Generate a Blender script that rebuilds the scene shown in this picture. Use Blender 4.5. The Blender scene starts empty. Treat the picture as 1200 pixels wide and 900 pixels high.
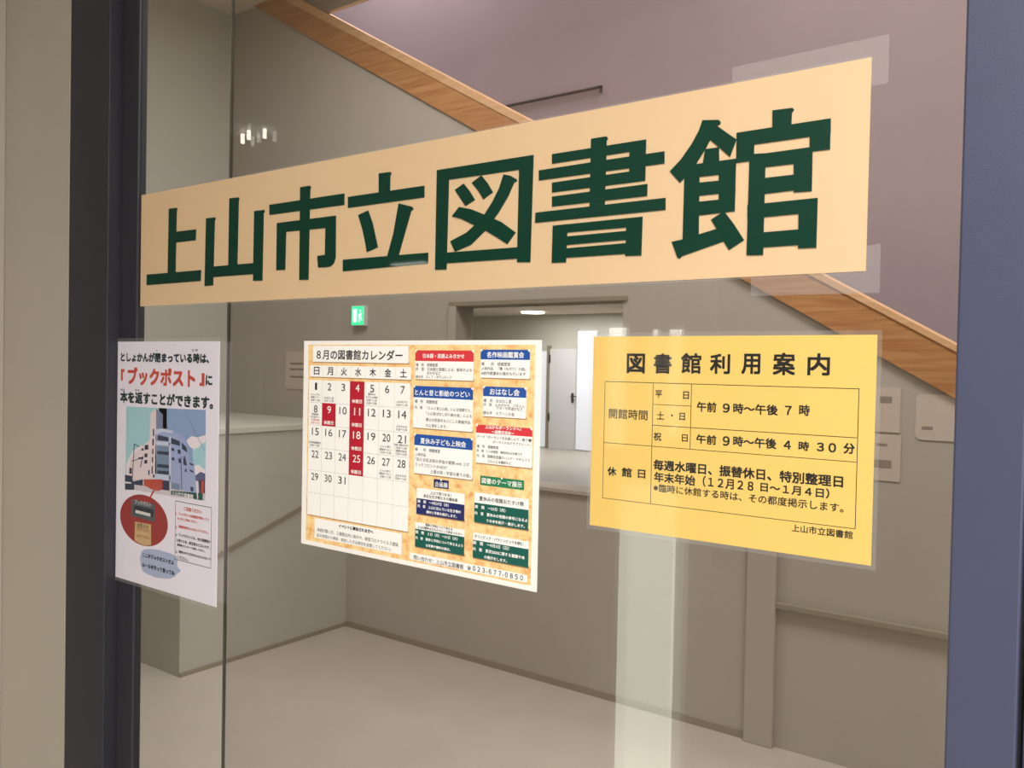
import bpy, bmesh, math, random
from mathutils import Vector, Matrix
random.seed(7)
SC = bpy.context.scene
COL = SC.collection
EYE = 1.45          # camera height above the floor
# ------------------------------------------------------------------ camera, world, light, exposure
cam_d = bpy.data.cameras.new('camera'); cam_d.sensor_width = 36; cam_d.lens = 991.7/1200*36; cam_d.clip_start = .02
cam = bpy.data.objects.new('camera', cam_d); COL.objects.link(cam); SC.camera = cam
R_, U_, F_ = (0.807469, 0.589581, 0.019695), (-0.027345, 0.004058, 0.999618), (-0.589276, 0.807699, -0.019399)
cam.matrix_world = Matrix(((R_[0], U_[0], -F_[0], 0), (R_[1], U_[1], -F_[1], -.8153), (R_[2], U_[2], -F_[2], EYE), (0, 0, 0, 1)))
w = bpy.data.worlds.new('world'); SC.world = w; w.use_nodes = True
w.node_tree.nodes['Background'].inputs[0].default_value = (.75, .8, .9, 1)
w.node_tree.nodes['Background'].inputs[1].default_value = .3
SC.view_settings.view_transform = 'Standard'; SC.view_settings.look = 'None'
SC.view_settings.gamma = 1; SC.view_settings.use_curve_mapping = False
SC.view_settings.exposure = 0.22

def area(name, loc, size, power, col, rot=(0, 0, 0), sy=None):
    l = bpy.data.lights.new(name, 'AREA'); l.energy = power; l.color = col; l.size = size
    if sy: l.shape = 'RECTANGLE'; l.size_y = sy
    o = bpy.data.objects.new(name, l); o.location = loc; o.rotation_euler = rot; COL.objects.link(o); return o
WARM, NEUT, COOL, PINK = (1, .96, .92), (1, .98, .97), (.8, .88, 1), (1, .93, .95)
area('lobby_light', (.45, -1.15, 2.55), .5, 38, WARM)
area('lobby_light', (1.0, -2.9, 2.55), .6, 60, NEUT)  # unseen lamp added for even light, kept out of the banner's reflection
area('lobby_window_daylight', (2.35, -2.2, 1.5), 1.2, 34, COOL, (0, math.radians(90), 0), 1.6)
area('entrance_fill_light', (-2.7, 1.1, 3.5), .9, 32, NEUT)  # this and the next: unseen fill lamps added to brighten the entrance room
area('entrance_fill_light', (-.3, 1.2, 3.5), .9, 56, NEUT)
area('stairwell_light', (-.9, 2.95, 4.9), .6, 74, (1, .94, .88))
area('stairwell_light', (-3.9, 2.95, 5.0), .6, 46, (1, .93, .98))  # second lamp, added to brighten the upper left of the mauve wall
area('hall_ceiling_light', (-7.4, 10.4, 2.4), 2.2, 90, (.97, .98, 1))
area('hall_ceiling_light', (-3.6, 4.6, 2.4), 1.0, 3, (.98, 1, .93))

# ------------------------------------------------------------------ materials
def lin(c):
    r = []
    for v in c:
        v /= 255.; r.append(v/12.92 if v <= .04045 else ((v+.055)/1.055)**2.4)
    return (*r, 1)
MATS = {}
def mat(name, rgb, rough=.6, spec=.5, bump=0, bscale=300, mottle=0, mscale=4, metal=0):
    m = bpy.data.materials.new(name); m.use_nodes = True; nt = m.node_tree; b = nt.nodes['Principled BSDF']
    b.inputs['Base Color'].default_value = lin(rgb); b.inputs['Roughness'].default_value = rough
    b.inputs['Specular IOR Level'].default_value = spec; b.inputs['Metallic'].default_value = metal
    tc = nt.nodes.new('ShaderNodeTexCoord')
    if mottle:
        n = nt.nodes.new('ShaderNodeTexNoise'); n.inputs['Scale'].default_value = mscale; n.inputs['Detail'].default_value = 6
        cr = nt.nodes.new('ShaderNodeMix'); cr.data_type = 'RGBA'
        cr.inputs['A'].default_value = lin([max(0, v*(1-mottle)) for v in rgb]); cr.inputs['B'].default_value = lin([min(255, v*(1+mottle)) for v in rgb])
        nt.links.new(tc.outputs['Object'], n.inputs['Vector']); nt.links.new(n.outputs['Fac'], cr.inputs['Factor'])
        nt.links.new(cr.outputs['Result'], b.inputs['Base Color'])
    if bump:
        n = nt.nodes.new('ShaderNodeTexNoise'); n.inputs['Scale'].default_value = bscale; n.inputs['Detail'].default_value = 3
        bp = nt.nodes.new('ShaderNodeBump'); bp.inputs['Strength'].default_value = bump; bp.inputs['Distance'].default_value = .002
        nt.links.new(tc.outputs['Object'], n.inputs['Vector']); nt.links.new(n.outputs['Fac'], bp.inputs['Height']); nt.links.new(bp.outputs['Normal'], b.inputs['Normal'])
    MATS[name] = m; return m
def emis(name, rgb, s):
    m = bpy.data.materials.new(name); m.use_nodes = True; b = m.node_tree.nodes['Principled BSDF']
    b.inputs['Base Color'].default_value = lin(rgb); b.inputs['Emission Color'].default_value = lin(rgb); b.inputs['Emission Strength'].default_value = s
    MATS[name] = m; return m
def glass(name, tint, ior, gain, haze=0, hazecol=(200, 200, 200), rough=0.0):
    """clear sheet: tinted see-through plus mirror reflection by Fresnel on the outer faces"""
    m = bpy.data.materials.new(name); m.use_nodes = True; nt = m.node_tree
    for n in list(nt.nodes):
        if n.type != 'OUTPUT_MATERIAL': nt.nodes.remove(n)
    out = [n for n in nt.nodes if n.type == 'OUTPUT_MATERIAL'][0]
    N = nt.nodes.new; L = nt.links.new
    tr = N('ShaderNodeBsdfTransparent'); tr.inputs[0].default_value = (*tint, 1)
    gl = N('ShaderNodeBsdfGlossy'); gl.inputs['Roughness'].default_value = rough; gl.inputs['Color'].default_value = (1, 1, 1, 1)
    fr = N('ShaderNodeFresnel'); fr.inputs['IOR'].default_value = ior
    ge = N('ShaderNodeNewGeometry'); inv = N('ShaderNodeMath'); inv.operation = 'SUBTRACT'; inv.inputs[0].default_value = 1
    L(ge.outputs['Backfacing'], inv.inputs[1])
    mu = N('ShaderNodeMath'); mu.operation = 'MULTIPLY'; L(fr.outputs[0], mu.inputs[0]); L(inv.outputs[0], mu.inputs[1])
    m2 = N('ShaderNodeMath'); m2.operation = 'MULTIPLY'; L(mu.outputs[0], m2.inputs[0]); m2.inputs[1].default_value = gain; m2.use_clamp = True
    base = tr
    if haze:
        df = N('ShaderNodeBsdfDiffuse'); df.inputs[0].default_value = lin(hazecol)
        mx0 = N('ShaderNodeMixShader'); mx0.inputs[0].default_value = haze; L(tr.outputs[0], mx0.inputs[1]); L(df.outputs[0], mx0.inputs[2]); base = mx0
    mx = N('ShaderNodeMixShader'); L(m2.outputs[0], mx.inputs[0]); L(base.outputs[0], mx.inputs[1]); L(gl.outputs[0], mx.inputs[2])
    L(mx.outputs[0], out.inputs['Surface']); MATS[name] = m; return m
def wood(name, a, b_, rough=.45):
    m = mat(name, a, rough); nt = m.node_tree; b = nt.nodes['Principled BSDF']
    tc = nt.nodes.new('ShaderNodeTexCoord'); mp = nt.nodes.new('ShaderNodeMapping'); mp.inputs['Rotation'].default_value = (0, math.radians(-30), 0); mp.inputs['Scale'].default_value = (1.2, 8, 22)
    n = nt.nodes.new('ShaderNodeTexNoise'); n.inputs['Scale'].default_value = 2.2; n.inputs['Detail'].default_value = 6; n.inputs['Distortion'].default_value = 1.2
    cr = nt.nodes.new('ShaderNodeValToRGB'); cr.color_ramp.elements[0].position = .35; cr.color_ramp.elements[0].color = lin(a); cr.color_ramp.elements[1].position = .7; cr.color_ramp.elements[1].color = lin(b_)
    nt.links.new(tc.outputs['Object'], mp.inputs[0]); nt.links.new(mp.outputs[0], n.inputs['Vector']); nt.links.new(n.outputs['Fac'], cr.inputs[0]); nt.links.new(cr.outputs[0], b.inputs['Base Color'])
    return m
mat('wall_paint', (180, 172, 158), .8, .2, bump=.12, bscale=220, mottle=.02, mscale=3)
mat('inner_wall_paint', (184, 177, 166), .8, .2, bump=.1, bscale=160, mottle=.03, mscale=2)
mat('partition_paint', (190, 187, 176), .8, .2, mottle=.02, mscale=2)
mat('stair_wall_paint', (172, 156, 160), .8, .2, mottle=.03, mscale=2)
mat('trim_paint', (150, 140, 120), .6)
mat('ceiling_paint', (214, 204, 186), .85, .1, mottle=.02)
mat('hall_paint', (205, 203, 192), .8, .2, mottle=.02)
mat('floor_vinyl', (192, 184, 172), .35, .4, mottle=.04, mscale=5)
mat('frame_metal', (70, 73, 97), .42, .5, bump=.1, bscale=900, mottle=.03, mscale=30)
mat('frame_metal_shaded', (48, 46, 54), .5, .4, bump=.1, bscale=900)  # same metal as the other posts, darkened because less light reaches it
mat('gasket', (24, 24, 26), .7)
wood('oak', (172, 116, 68), (204, 152, 100)); wood('oak_edge', (214, 168, 120), (232, 190, 146))
glass('door_glass', (.93, .93, .925), 1.55, 1.35)
glass('sliding_glass', (.92, .91, .905), 1.45, .55)
glass('clear_laminate', (.985, .985, .98), 1.45, .5, haze=.02, rough=.06)
glass('laminate_rim', (.95, .95, .95), 1.45, .5, haze=.12, hazecol=(230, 226, 220), rough=.08)
glass('clear_tape', (.95, .95, .95), 1.45, .7, haze=.17, hazecol=(225, 218, 215), rough=.12)
mat('glass_edge', (132, 134, 120), .3)
mat('banner_paper', (226, 193, 152), .5, .4, mottle=.012, mscale=6)
mat('letter_green', (8, 56, 42), .45, .25); MATS['letter_green'].node_tree.nodes['Principled BSDF'].inputs['Coat Weight'].default_value = .5; MATS['banner_paper'].node_tree.nodes['Principled BSDF'].inputs['Coat Weight'].default_value = .5
mat('yellow_paper', (238, 200, 108), .5, .3)
mat('white_paper', (238, 230, 242), .6, .2)
mat('calendar_paper', (252, 247, 240), .6, .2)
mat('reflected_paper', (205, 192, 178), .7, .2); mat('reflected_print', (150, 138, 125), .7, .2)
mat('black', (14, 12, 12), .45); mat('ink_dark', (38, 36, 40), .5); mat('ink_teal', (10, 44, 50), .5); mat('ink_grey', (98, 96, 98), .5)
mat('red_print', (206, 74, 56), .5); mat('holiday_red', (190, 28, 50), .5); mat('paper_white', (255, 252, 247), .6, .2)
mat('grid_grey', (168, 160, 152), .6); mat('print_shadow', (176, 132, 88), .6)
mat('panel_red', (222, 58, 66), .5); mat('panel_blue', (32, 84, 168), .5); mat('panel_navy', (34, 44, 104), .5); mat('panel_teal', (8, 92, 80), .5); mat('panel_green', (34, 130, 84), .5)
mat('sky_teal', (166, 208, 218)); mat('sky_blue', (140, 164, 204)); mat('cloud', (238, 226, 234)); mat('ground', (212, 200, 206)); mat('mountain', (92, 94, 132))
mat('bld_pink', (232, 214, 218)); mat('bld_shade', (124, 134, 166)); mat('bld_blue', (160, 172, 212)); mat('bld_light', (200, 206, 228)); mat('window_dark', (52, 60, 84)); mat('window_col', (120, 140, 170))
mat('red_base', (190, 82, 66)); mat('pole_dark', (60, 62, 84)); mat('green_fence', (26, 84, 74)); mat('ring_red', (206, 50, 48))
mat('oval_red', (158, 52, 50)); mat('box_grey', (84, 92, 98)); mat('box_dark', (42, 48, 56)); mat('box_light', (216, 212, 206)); mat('tan_paper', (206, 172, 124)); mat('bubble', (172, 182, 212))
def cork():
    m = mat('cork', (250, 196, 110), .6, .2); nt = m.node_tree; b = nt.nodes['Principled BSDF']
    tc = nt.nodes.new('ShaderNodeTexCoord')
    n = nt.nodes.new('ShaderNodeTexNoise'); n.inputs['Scale'].default_value = 75; n.inputs['Detail'].default_value = 8; n.inputs['Roughness'].default_value = .65; n.inputs['Distortion'].default_value = .2
    cr = nt.nodes.new('ShaderNodeValToRGB'); e = cr.color_ramp.elements
    e[0].position = .26; e[0].color = lin((200, 130, 78)); e[1].position = .75; e[1].color = lin((255, 240, 200))
    for p, c in ((.38, (240, 178, 112)), (.46, (250, 206, 142)), (.58, (255, 222, 160))):
        q = e.new(p); q.color = lin(c)
    nt.links.new(tc.outputs['Object'], n.inputs['Vector']); nt.links.new(n.outputs['Fac'], cr.inputs[0]); nt.links.new(cr.outputs[0], b.inputs['Base Color'])
cork()
emis('exit_green', (60, 225, 150), 1.4); emis('exit_white', (225, 255, 240), 1.3)
emis('lamp_glow', (255, 250, 240), 9); emis('downlight_glow', (255, 246, 230), 7)
emis('daylight_pane', (225, 228, 235), .5); emis('daylight_strip', (250, 246, 235), 5.0); emis('added_panel_glow', (226, 232, 214), 4.0)
mat('hall_door_paint', (226, 226, 226), .5); mat('chrome', (190, 190, 190), .25, metal=1); mat('sign_case', (220, 222, 218), .4); mat('dark_brown', (70, 58, 54), .6)

# ---- print of the sheets in sheet millimetres: (t, part, ink, layer, text, x0, y0, x1, y1, weight) or (f, part, ink, layer, outline)
POSTER = [
 ('t', 'lettering', 'ink_teal', 3, 'としょかんが閉まっている時は、', 10.0, 385.4, 273.1, 401.9, 1.6),
 ('t', 'lettering', 'ink_teal', 3, 'し', 123.2, 404.3, 127.9, 406.9, 0.3),
 ('t', 'lettering', 'ink_teal', 3, 'とき', 226.0, 404.9, 242.6, 408.5, 0.3),
 ('f','red_lettering','red_print',3,[(10.9,372.2),(22.6,372.7),(22.5,367.3),(17.4,366.9),(17.6,351.6),(11.5,351.8)]),
 ('t', 'red_lettering', 'red_print', 3, 'ブックポスト', 33.6, 345.3, 236.1, 376.3, 2.6),
 ('f','red_lettering','red_print',3,[(253.5,369.8),(261.9,369.6),(261.4,349.0),(248.3,349.1),(248.4,354.5),(253.9,354.4)]),
 ('t', 'lettering', 'ink_teal', 3, 'に', 264.5, 350.5, 282.5, 367.2, 1.8),
 ('t', 'lettering', 'ink_teal', 3, '本を返すことができます。', 9.7, 312.7, 285.2, 333.8, 1.8),
 ('t', 'lettering', 'ink_teal', 3, 'ほん', 11.0, 334.2, 25.4, 337.7, 0.3),
 ('t', 'lettering', 'ink_teal', 3, 'かえ', 57.0, 334.8, 73.2, 337.9, 0.3),
 ('f','building_photograph','sky_teal',1,[(29.9,306.7),(155.9,308.9),(159.9,166.6),(29.4,173.7)]),
 ('f','building_photograph','sky_blue',1,[(131.8,308.4),(265.9,311.1),(267.1,195.8),(135.4,183.5)]),
 ('f','building_photograph','sky_teal',2,[(230.4,244.6),(265.9,263.7),(267.0,210.5),(234.3,218.8)]),
 ('f','building_photograph','cloud',3,[(213.9,258.4),(226.6,266.7),(245.8,266.1),(266.3,271.0),(266.0,260.0),(255.5,255.6),(246.2,249.4),(233.6,245.7),(222.2,249.6)]),
 ('f','building_photograph','cloud',3,[(234.3,218.8),(250.1,222.0),(266.9,214.1),(266.8,206.8),(234.8,202.1)]),
 ('f','building_photograph','cloud',2,[(32.9,206.3),(51.6,229.8),(80.5,241.8),(81.8,198.3),(31.6,173.9)]),
 ('f','building_photograph','ground',2,[(30.7,179.8),(266.8,206.8),(267.3,165.4),(176.9,162.6),(64.7,162.0),(29.2,165.6)]),
 ('f','building_photograph','mountain',4,[(239.5,203.4),(253.6,210.8),(266.7,209.0),(266.8,195.8),(241.3,194.3)]),
 ('f','building_photograph','bld_pink',4,[(107.5,298.6),(124.2,307.5),(125.5,260.5),(105.3,251.4)]),
 ('f','building_photograph','bld_shade',4,[(124.2,307.5),(144.9,298.4),(144.6,271.3),(125.2,270.2)]),
 ('f','building_photograph','bld_pink',5,[(44.6,215.2),(62.7,228.6),(105.3,252.3),(125.1,273.1),(127.6,189.0),(107.3,185.6),(38.3,178.1)]),
 ('f','building_photograph','bld_blue',5,[(124.1,272.1),(143.8,274.7),(173.8,273.4),(197.3,267.2),(210.6,259.2),(219.1,245.7),(223.8,227.3),(235.8,223.6),(239.8,204.4),(244.4,175.2),(203.1,175.7),(169.5,185.8),(123.0,188.6)]),
 ('f','building_photograph','bld_light',6,[(124.1,272.1),(143.8,274.2),(173.8,272.6),(173.9,268.2),(146.7,269.1),(124.4,263.3)]),
 ('f','building_photograph','bld_light',6,[(121.2,251.4),(167.6,252.5),(166.1,246.7),(121.4,245.6)]),
 ('f','building_photograph','bld_light',6,[(121.1,196.2),(169.2,196.6),(169.5,185.8),(123.0,188.6)]),
 ('f','building_photograph','bld_light',6,[(164.0,262.8),(169.4,262.2),(171.5,186.9),(166.1,188.3)]),
 ('f','building_photograph','window_dark',7,[(130.3,262.7),(162.7,260.5),(162.9,253.8),(129.9,253.9)]),
 ('f','building_photograph','window_dark',7,[(170.1,260.2),(195.6,256.3),(195.8,248.4),(170.4,250.6)]),
 ('f','building_photograph','window_dark',7,[(200.9,254.6),(214.2,248.1),(217.7,239.0),(201.9,244.1)]),
 ('f','building_photograph','window_dark',7,[(171.3,243.8),(179.7,243.4),(179.8,238.7),(171.4,239.0)]),
 ('f','building_photograph','window_dark',7,[(189.7,242.6),(198.0,242.3),(198.2,235.1),(189.9,236.0)]),
 ('f','building_photograph','window_dark',7,[(172.4,228.2),(180.8,227.7),(180.9,223.0),(172.5,223.6)]),
 ('f','building_photograph','window_dark',7,[(192.4,227.7),(200.0,227.3),(200.2,220.2),(192.6,221.1)]),
 ('f','building_photograph','window_dark',7,[(205.6,227.7),(210.6,233.8),(216.9,217.4),(206.8,218.4)]),
 ('f','building_photograph','window_dark',7,[(223.9,223.6),(234.2,221.6),(234.3,218.4),(224.6,220.3)]),
 ('f','building_photograph','window_dark',7,[(224.2,212.4),(234.5,210.4),(234.6,207.3),(224.9,209.4)]),
 ('f','building_photograph','window_dark',7,[(211.2,212.2),(215.8,212.0),(215.9,207.0),(211.4,207.1)]),
 ('f','building_photograph','window_dark',7,[(227.2,184.3),(235.2,183.9),(235.4,177.0),(227.4,177.2)]),
 ('f','building_photograph','window_col',7,[(129.5,244.2),(163.8,245.2),(165.1,197.8),(128.7,196.9)]),
 ('f','building_photograph','window_dark',8,[(129.7,235.5),(164.0,236.4),(164.2,230.7),(129.2,230.0)]),
 ('f','building_photograph','window_dark',8,[(130.4,213.2),(164.7,214.4),(164.8,208.7),(129.8,207.7)]),
 ('f','building_photograph','window_dark',8,[(130.7,202.5),(165.0,203.9),(165.1,198.2),(130.1,197.0)]),
 ('f','building_photograph','window_dark',7,[(115.4,271.6),(119.6,272.6),(119.9,260.5),(115.7,259.5)]),
 ('f','building_photograph','window_dark',7,[(114.1,254.9),(118.6,255.9),(119.0,244.4),(114.4,243.3)]),
 ('f','building_photograph','window_dark',7,[(113.9,237.2),(118.1,238.3),(118.3,229.8),(114.1,228.7)]),
 ('f','building_photograph','window_dark',7,[(113.2,223.5),(117.4,224.6),(117.7,215.1),(113.5,213.9)]),
 ('f','building_photograph','window_dark',7,[(112.6,207.8),(116.5,208.9),(116.9,195.9),(113.0,194.7)]),
 ('f','building_photograph','window_dark',7,[(116.9,193.5),(121.8,194.7),(122.0,189.7),(117.1,188.5)]),
 ('f','building_photograph','window_dark',7,[(102.6,200.1),(106.8,201.3),(107.1,192.7),(102.8,191.5)]),
 ('f','building_photograph','window_dark',7,[(80.7,235.9),(87.9,237.2),(88.0,233.4),(80.8,232.1)]),
 ('f','building_photograph','window_dark',7,[(90.6,242.5),(102.0,244.1),(102.1,239.4),(90.7,237.8)]),
 ('f','building_photograph','window_dark',7,[(90.7,238.6),(102.1,240.1),(102.2,235.8),(90.9,234.2)]),
 ('f','building_photograph','window_dark',7,[(90.3,227.7),(99.6,229.2),(99.8,222.5),(90.5,221.0)]),
 ('f','building_photograph','window_dark',7,[(89.9,216.4),(99.2,217.9),(99.4,211.6),(90.1,210.1)]),
 ('f','building_photograph','window_dark',7,[(71.0,219.7),(87.6,221.7),(87.7,218.6),(71.1,216.5)]),
 ('f','building_photograph','red_base',8,[(89.5,183.2),(146.3,188.4),(146.8,170.7),(111.3,168.6),(98.8,171.9),(89.8,172.4)]),
 ('f','building_photograph','window_dark',8,[(146.3,187.4),(166.8,188.0),(167.2,171.6),(146.8,171.1)]),
 ('f','building_photograph','window_col',8,[(172.2,186.0),(196.2,185.4),(196.5,175.1),(172.5,175.5)]),
 ('f','building_photograph','window_dark',7,[(28.6,185.7),(51.1,185.7),(55.1,176.1),(85.9,182.9),(86.2,172.0),(58.9,171.4),(59.2,162.1),(29.4,159.5)]),
 ('f','building_photograph','cloud',8,[(30.1,173.7),(49.5,174.5),(49.6,171.9),(30.2,170.7)]),
 ('f','building_photograph','pole_dark',9,[(56.8,242.2),(51.9,181.8),(54.1,181.9),(59.0,242.3)]),
 ('f','building_photograph','pole_dark',9,[(57.4,241.7),(74.7,237.9),(75.7,239.0),(58.4,242.8)]),
 ('f','building_photograph','pole_dark',9,[(50.6,211.1),(85.8,219.9),(85.2,220.9),(49.9,212.2)]),
 ('f','building_photograph','pole_dark',9,[(84.2,223.4),(76.8,203.0),(79.3,202.9),(86.6,223.3)]),
 ('f','building_photograph','pole_dark',9,[(42.9,199.0),(43.2,189.0),(51.3,189.7),(51.0,199.7)]),
 ('f','building_photograph','pole_dark',9,[(198.8,229.1),(201.6,176.5),(203.2,176.7),(200.5,229.2)]),
 ('f','building_photograph','bld_shade',9,[(188.7,226.1),(214.8,233.7),(214.3,234.4),(188.2,226.8)]),
 ('f','building_photograph','bld_shade',9,[(208.8,305.0),(264.6,245.0),(265.7,245.4),(209.9,305.4)]),
 ('f','building_photograph','green_fence',9,[(172.6,172.1),(261.4,176.9),(261.0,165.4),(171.8,165.5)]),
 ('t', 'building_photograph', 'cloud', 11, '上山市立図書館', 174.0, 164.3, 235.7, 172.4, 0.4),
 ('f','building_photograph','cloud',10,[(241.9,195.3),(247.0,195.4),(249.1,166.4),(246.5,166.1)]),
 ('f','building_photograph','window_dark',6,[(249.2,196.0),(266.4,199.4),(267.0,177.4),(251.3,175.9)]),
 ('f','building_photograph','red_base',7,[(257.1,196.7),(263.9,197.3),(263.2,177.1),(256.4,176.4)]),
 ('f','building_photograph','ring_red',12,[(148.3,178.2),(147.7,175.7),(145.2,175.9),(145.7,178.0)]),
 ('f','building_photograph','ring_red',12,[(147.7,175.7),(146.0,173.2),(143.7,173.8),(145.2,175.9)]),
 ('f','building_photograph','ring_red',12,[(146.0,173.2),(143.1,171.1),(141.2,171.9),(143.7,173.8)]),
 ('f','building_photograph','ring_red',12,[(143.1,171.1),(139.2,169.3),(137.9,170.4),(141.2,171.9)]),
 ('f','building_photograph','ring_red',12,[(139.2,169.3),(134.8,168.1),(134.1,169.4),(137.9,170.4)]),
 ('f','building_photograph','ring_red',12,[(134.8,168.1),(129.9,167.5),(129.9,168.8),(134.1,169.4)]),
 ('f','building_photograph','ring_red',12,[(129.9,167.5),(125.1,167.5),(125.7,168.9),(129.9,168.8)]),
 ('f','building_photograph','ring_red',12,[(125.1,167.5),(120.5,168.2),(121.8,169.5),(125.7,168.9)]),
 ('f','building_photograph','ring_red',12,[(120.5,168.2),(116.5,169.6),(118.3,170.6),(121.8,169.5)]),
 ('f','building_photograph','ring_red',12,[(116.5,169.6),(113.4,171.4),(115.7,172.2),(118.3,170.6)]),
 ('f','building_photograph','ring_red',12,[(113.4,171.4),(111.4,173.7),(114.0,174.2),(115.7,172.2)]),
 ('f','building_photograph','ring_red',12,[(111.4,173.7),(110.7,176.2),(113.4,176.3),(114.0,174.2)]),
 ('f','building_photograph','ring_red',12,[(110.7,176.2),(111.3,178.7),(113.9,178.5),(113.4,176.3)]),
 ('f','building_photograph','ring_red',12,[(111.3,178.7),(113.1,181.2),(115.5,180.6),(113.9,178.5)]),
 ('f','building_photograph','ring_red',12,[(113.1,181.2),(116.1,183.3),(118.0,182.5),(115.5,180.6)]),
 ('f','building_photograph','ring_red',12,[(116.1,183.3),(120.0,185.1),(121.3,184.0),(118.0,182.5)]),
 ('f','building_photograph','ring_red',12,[(120.0,185.1),(124.5,186.3),(125.2,185.0),(121.3,184.0)]),
 ('f','building_photograph','ring_red',12,[(124.5,186.3),(129.4,186.9),(129.4,185.5),(125.2,185.0)]),
 ('f','building_photograph','ring_red',12,[(129.4,186.9),(134.2,186.8),(133.6,185.4),(129.4,185.5)]),
 ('f','building_photograph','ring_red',12,[(134.2,186.8),(138.8,186.0),(137.5,184.8),(133.6,185.4)]),
 ('f','building_photograph','ring_red',12,[(138.8,186.0),(142.7,184.7),(140.9,183.7),(137.5,184.8)]),
 ('f','building_photograph','ring_red',12,[(142.7,184.7),(145.7,182.9),(143.4,182.1),(140.9,183.7)]),
 ('f','building_photograph','ring_red',12,[(145.7,182.9),(147.6,180.6),(145.1,180.2),(143.4,182.1)]),
 ('f','building_photograph','ring_red',12,[(147.6,180.6),(148.3,178.2),(145.7,178.0),(145.1,180.2)]),
 ('f','building_photograph','ring_red',12,[(119.1,167.4),(123.3,166.8),(110.4,151.9),(106.1,152.2)]),
 ('f','drop_box_inset','oval_red',2,[(163.1,110.6),(161.8,103.9),(158.8,97.5),(154.1,91.3),(147.9,85.7),(140.2,80.6),(131.3,76.3),(121.3,72.8),(110.5,70.3),(99.1,68.8),(87.4,68.3),(75.7,68.9),(64.2,70.6),(53.3,73.4),(43.2,77.2),(34.2,81.8),(26.6,87.3),(20.6,93.4),(16.3,100.1),(13.9,107.0),(13.4,114.1),(14.9,121.2),(18.3,128.0),(23.5,134.4),(30.4,140.2),(38.7,145.3),(48.3,149.5),(58.9,152.8),(70.1,155.0),(81.8,156.2),(93.5,156.2),(105.1,155.2),(116.2,153.2),(126.6,150.1),(136.1,146.2),(144.4,141.5),(151.3,136.1),(156.7,130.2),(160.6,123.9),(162.7,117.3)]),
 ('f','drop_box_inset','box_grey',3,[(51.6,145.2),(123.4,144.0),(123.5,113.4),(51.1,115.6)]),
 ('f','drop_box_inset','box_dark',4,[(58.6,135.0),(119.5,134.6),(119.0,121.6),(59.0,120.6)]),
 ('f','drop_box_inset','box_light',5,[(63.3,127.6),(111.2,126.6),(110.5,121.3),(63.4,122.1)]),
 ('t', 'drop_box_inset', 'box_light', 5, 'ブックポスト', 60.6, 137.6, 112.9, 145.6, 0.2),
 ('f','drop_box_inset','tan_paper',3,[(62.5,107.0),(112.6,107.9),(113.6,73.1),(100.0,69.8),(82.6,69.6),(61.3,73.9)]),
 ('t', 'drop_box_inset', 'box_dark', 5, 'お知らせ', 69.3, 98.0, 105.5, 106.3, 0.2),
 ('t', 'drop_box_inset', 'oval_red', 5, '返却する本を', 67.8, 92.0, 108.7, 98.3, 0),
 ('t', 'drop_box_inset', 'oval_red', 5, '入れてください', 68.1, 80.8, 109.0, 86.2, 0.2),
 ('f','notes_box','ink_dark',1,[(183.8,155.8),(283.9,155.8),(283.9,156.8),(183.8,156.8)]),
 ('f','notes_box','ink_dark',1,[(185.3,58.9),(285.3,58.9),(285.3,59.9),(185.3,59.9)]),
 ('f','notes_box','ink_dark',1,[(184.1,58.3),(185.1,58.3),(185.1,155.6),(184.1,155.6)]),
 ('f','notes_box','ink_dark',1,[(284.1,60.4),(285.1,60.4),(285.1,157.0),(284.1,157.0)]),
 ('t', 'notes_box', 'red_print', 3, 'ご注意ください', 209.1, 143.3, 257.6, 149.7, 0.5),
 ('t', 'notes_box', 'red_print', 3, 'ブックポストは図書館が閉まってい', 193.6, 133.8, 278.5, 138.7, 0.35),
 ('t', 'notes_box', 'red_print', 3, 'るときにご利用ください。', 190.6, 126.1, 246.7, 130.4, 0.35),
 ('t', 'notes_box', 'red_print', 3, '１', 184.7, 133.7, 188.9, 137.8, 0.35),
 ('t', 'notes_box', 'red_print', 3, '２', 184.9, 110.9, 189.5, 115.6, 0.35),
 ('t', 'notes_box', 'red_print', 3, '視聴覚資料は入れないでください。', 194.2, 112.8, 277.2, 117.6, 0.35),
 ('t', 'notes_box', 'ink_dark', 3, '３', 185.3, 97.6, 189.9, 101.9, 0.35),
 ('t', 'notes_box', 'ink_dark', 3, 'ブックポストには、他の図書館か', 194.5, 98.7, 283.1, 104.2, 0.35),
 ('t', 'notes_box', 'ink_dark', 3, 'ら借りた本、紙芝居などは入れず、', 189.2, 89.2, 281.5, 94.5, 0.35),
 ('t', 'notes_box', 'ink_dark', 3, '図書館カウンターへお返しください。', 191.0, 82.4, 268.7, 86.6, 0.35),
 ('t', 'notes_box', 'ink_dark', 3, '４', 186.1, 69.4, 190.6, 73.8, 0.35),
 ('t', 'notes_box', 'ink_dark', 3, '破損のおそれがあるものは入れないで', 195.3, 71.2, 283.1, 76.0, 0.35),
 ('t', 'notes_box', 'ink_dark', 3, 'ください。', 190.8, 60.8, 222.5, 66.7, 0.35),
 ('f','speech_bubble','bubble',1,[(83.0,56.5),(93.7,62.8),(113.0,65.9),(138.3,67.8),(154.9,67.1),(173.3,66.9),(187.6,64.4),(192.6,58.2),(191.2,48.9),(200.1,43.4),(202.2,41.9),(192.4,36.5),(184.5,29.6),(168.4,23.6),(147.9,21.0),(127.0,19.3),(105.7,20.7),(88.3,23.9),(82.0,32.5),(79.0,44.0)]),
 ('t', 'speech_bubble', 'ink_dark', 3, 'ここがブックポストだよ', 87.4, 48.8, 181.9, 56.7, 0.9),
 ('t', 'speech_bubble', 'ink_dark', 3, 'ルールを守って使ってね', 86.6, 31.4, 184.4, 39.6, 0.9),
]
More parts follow.
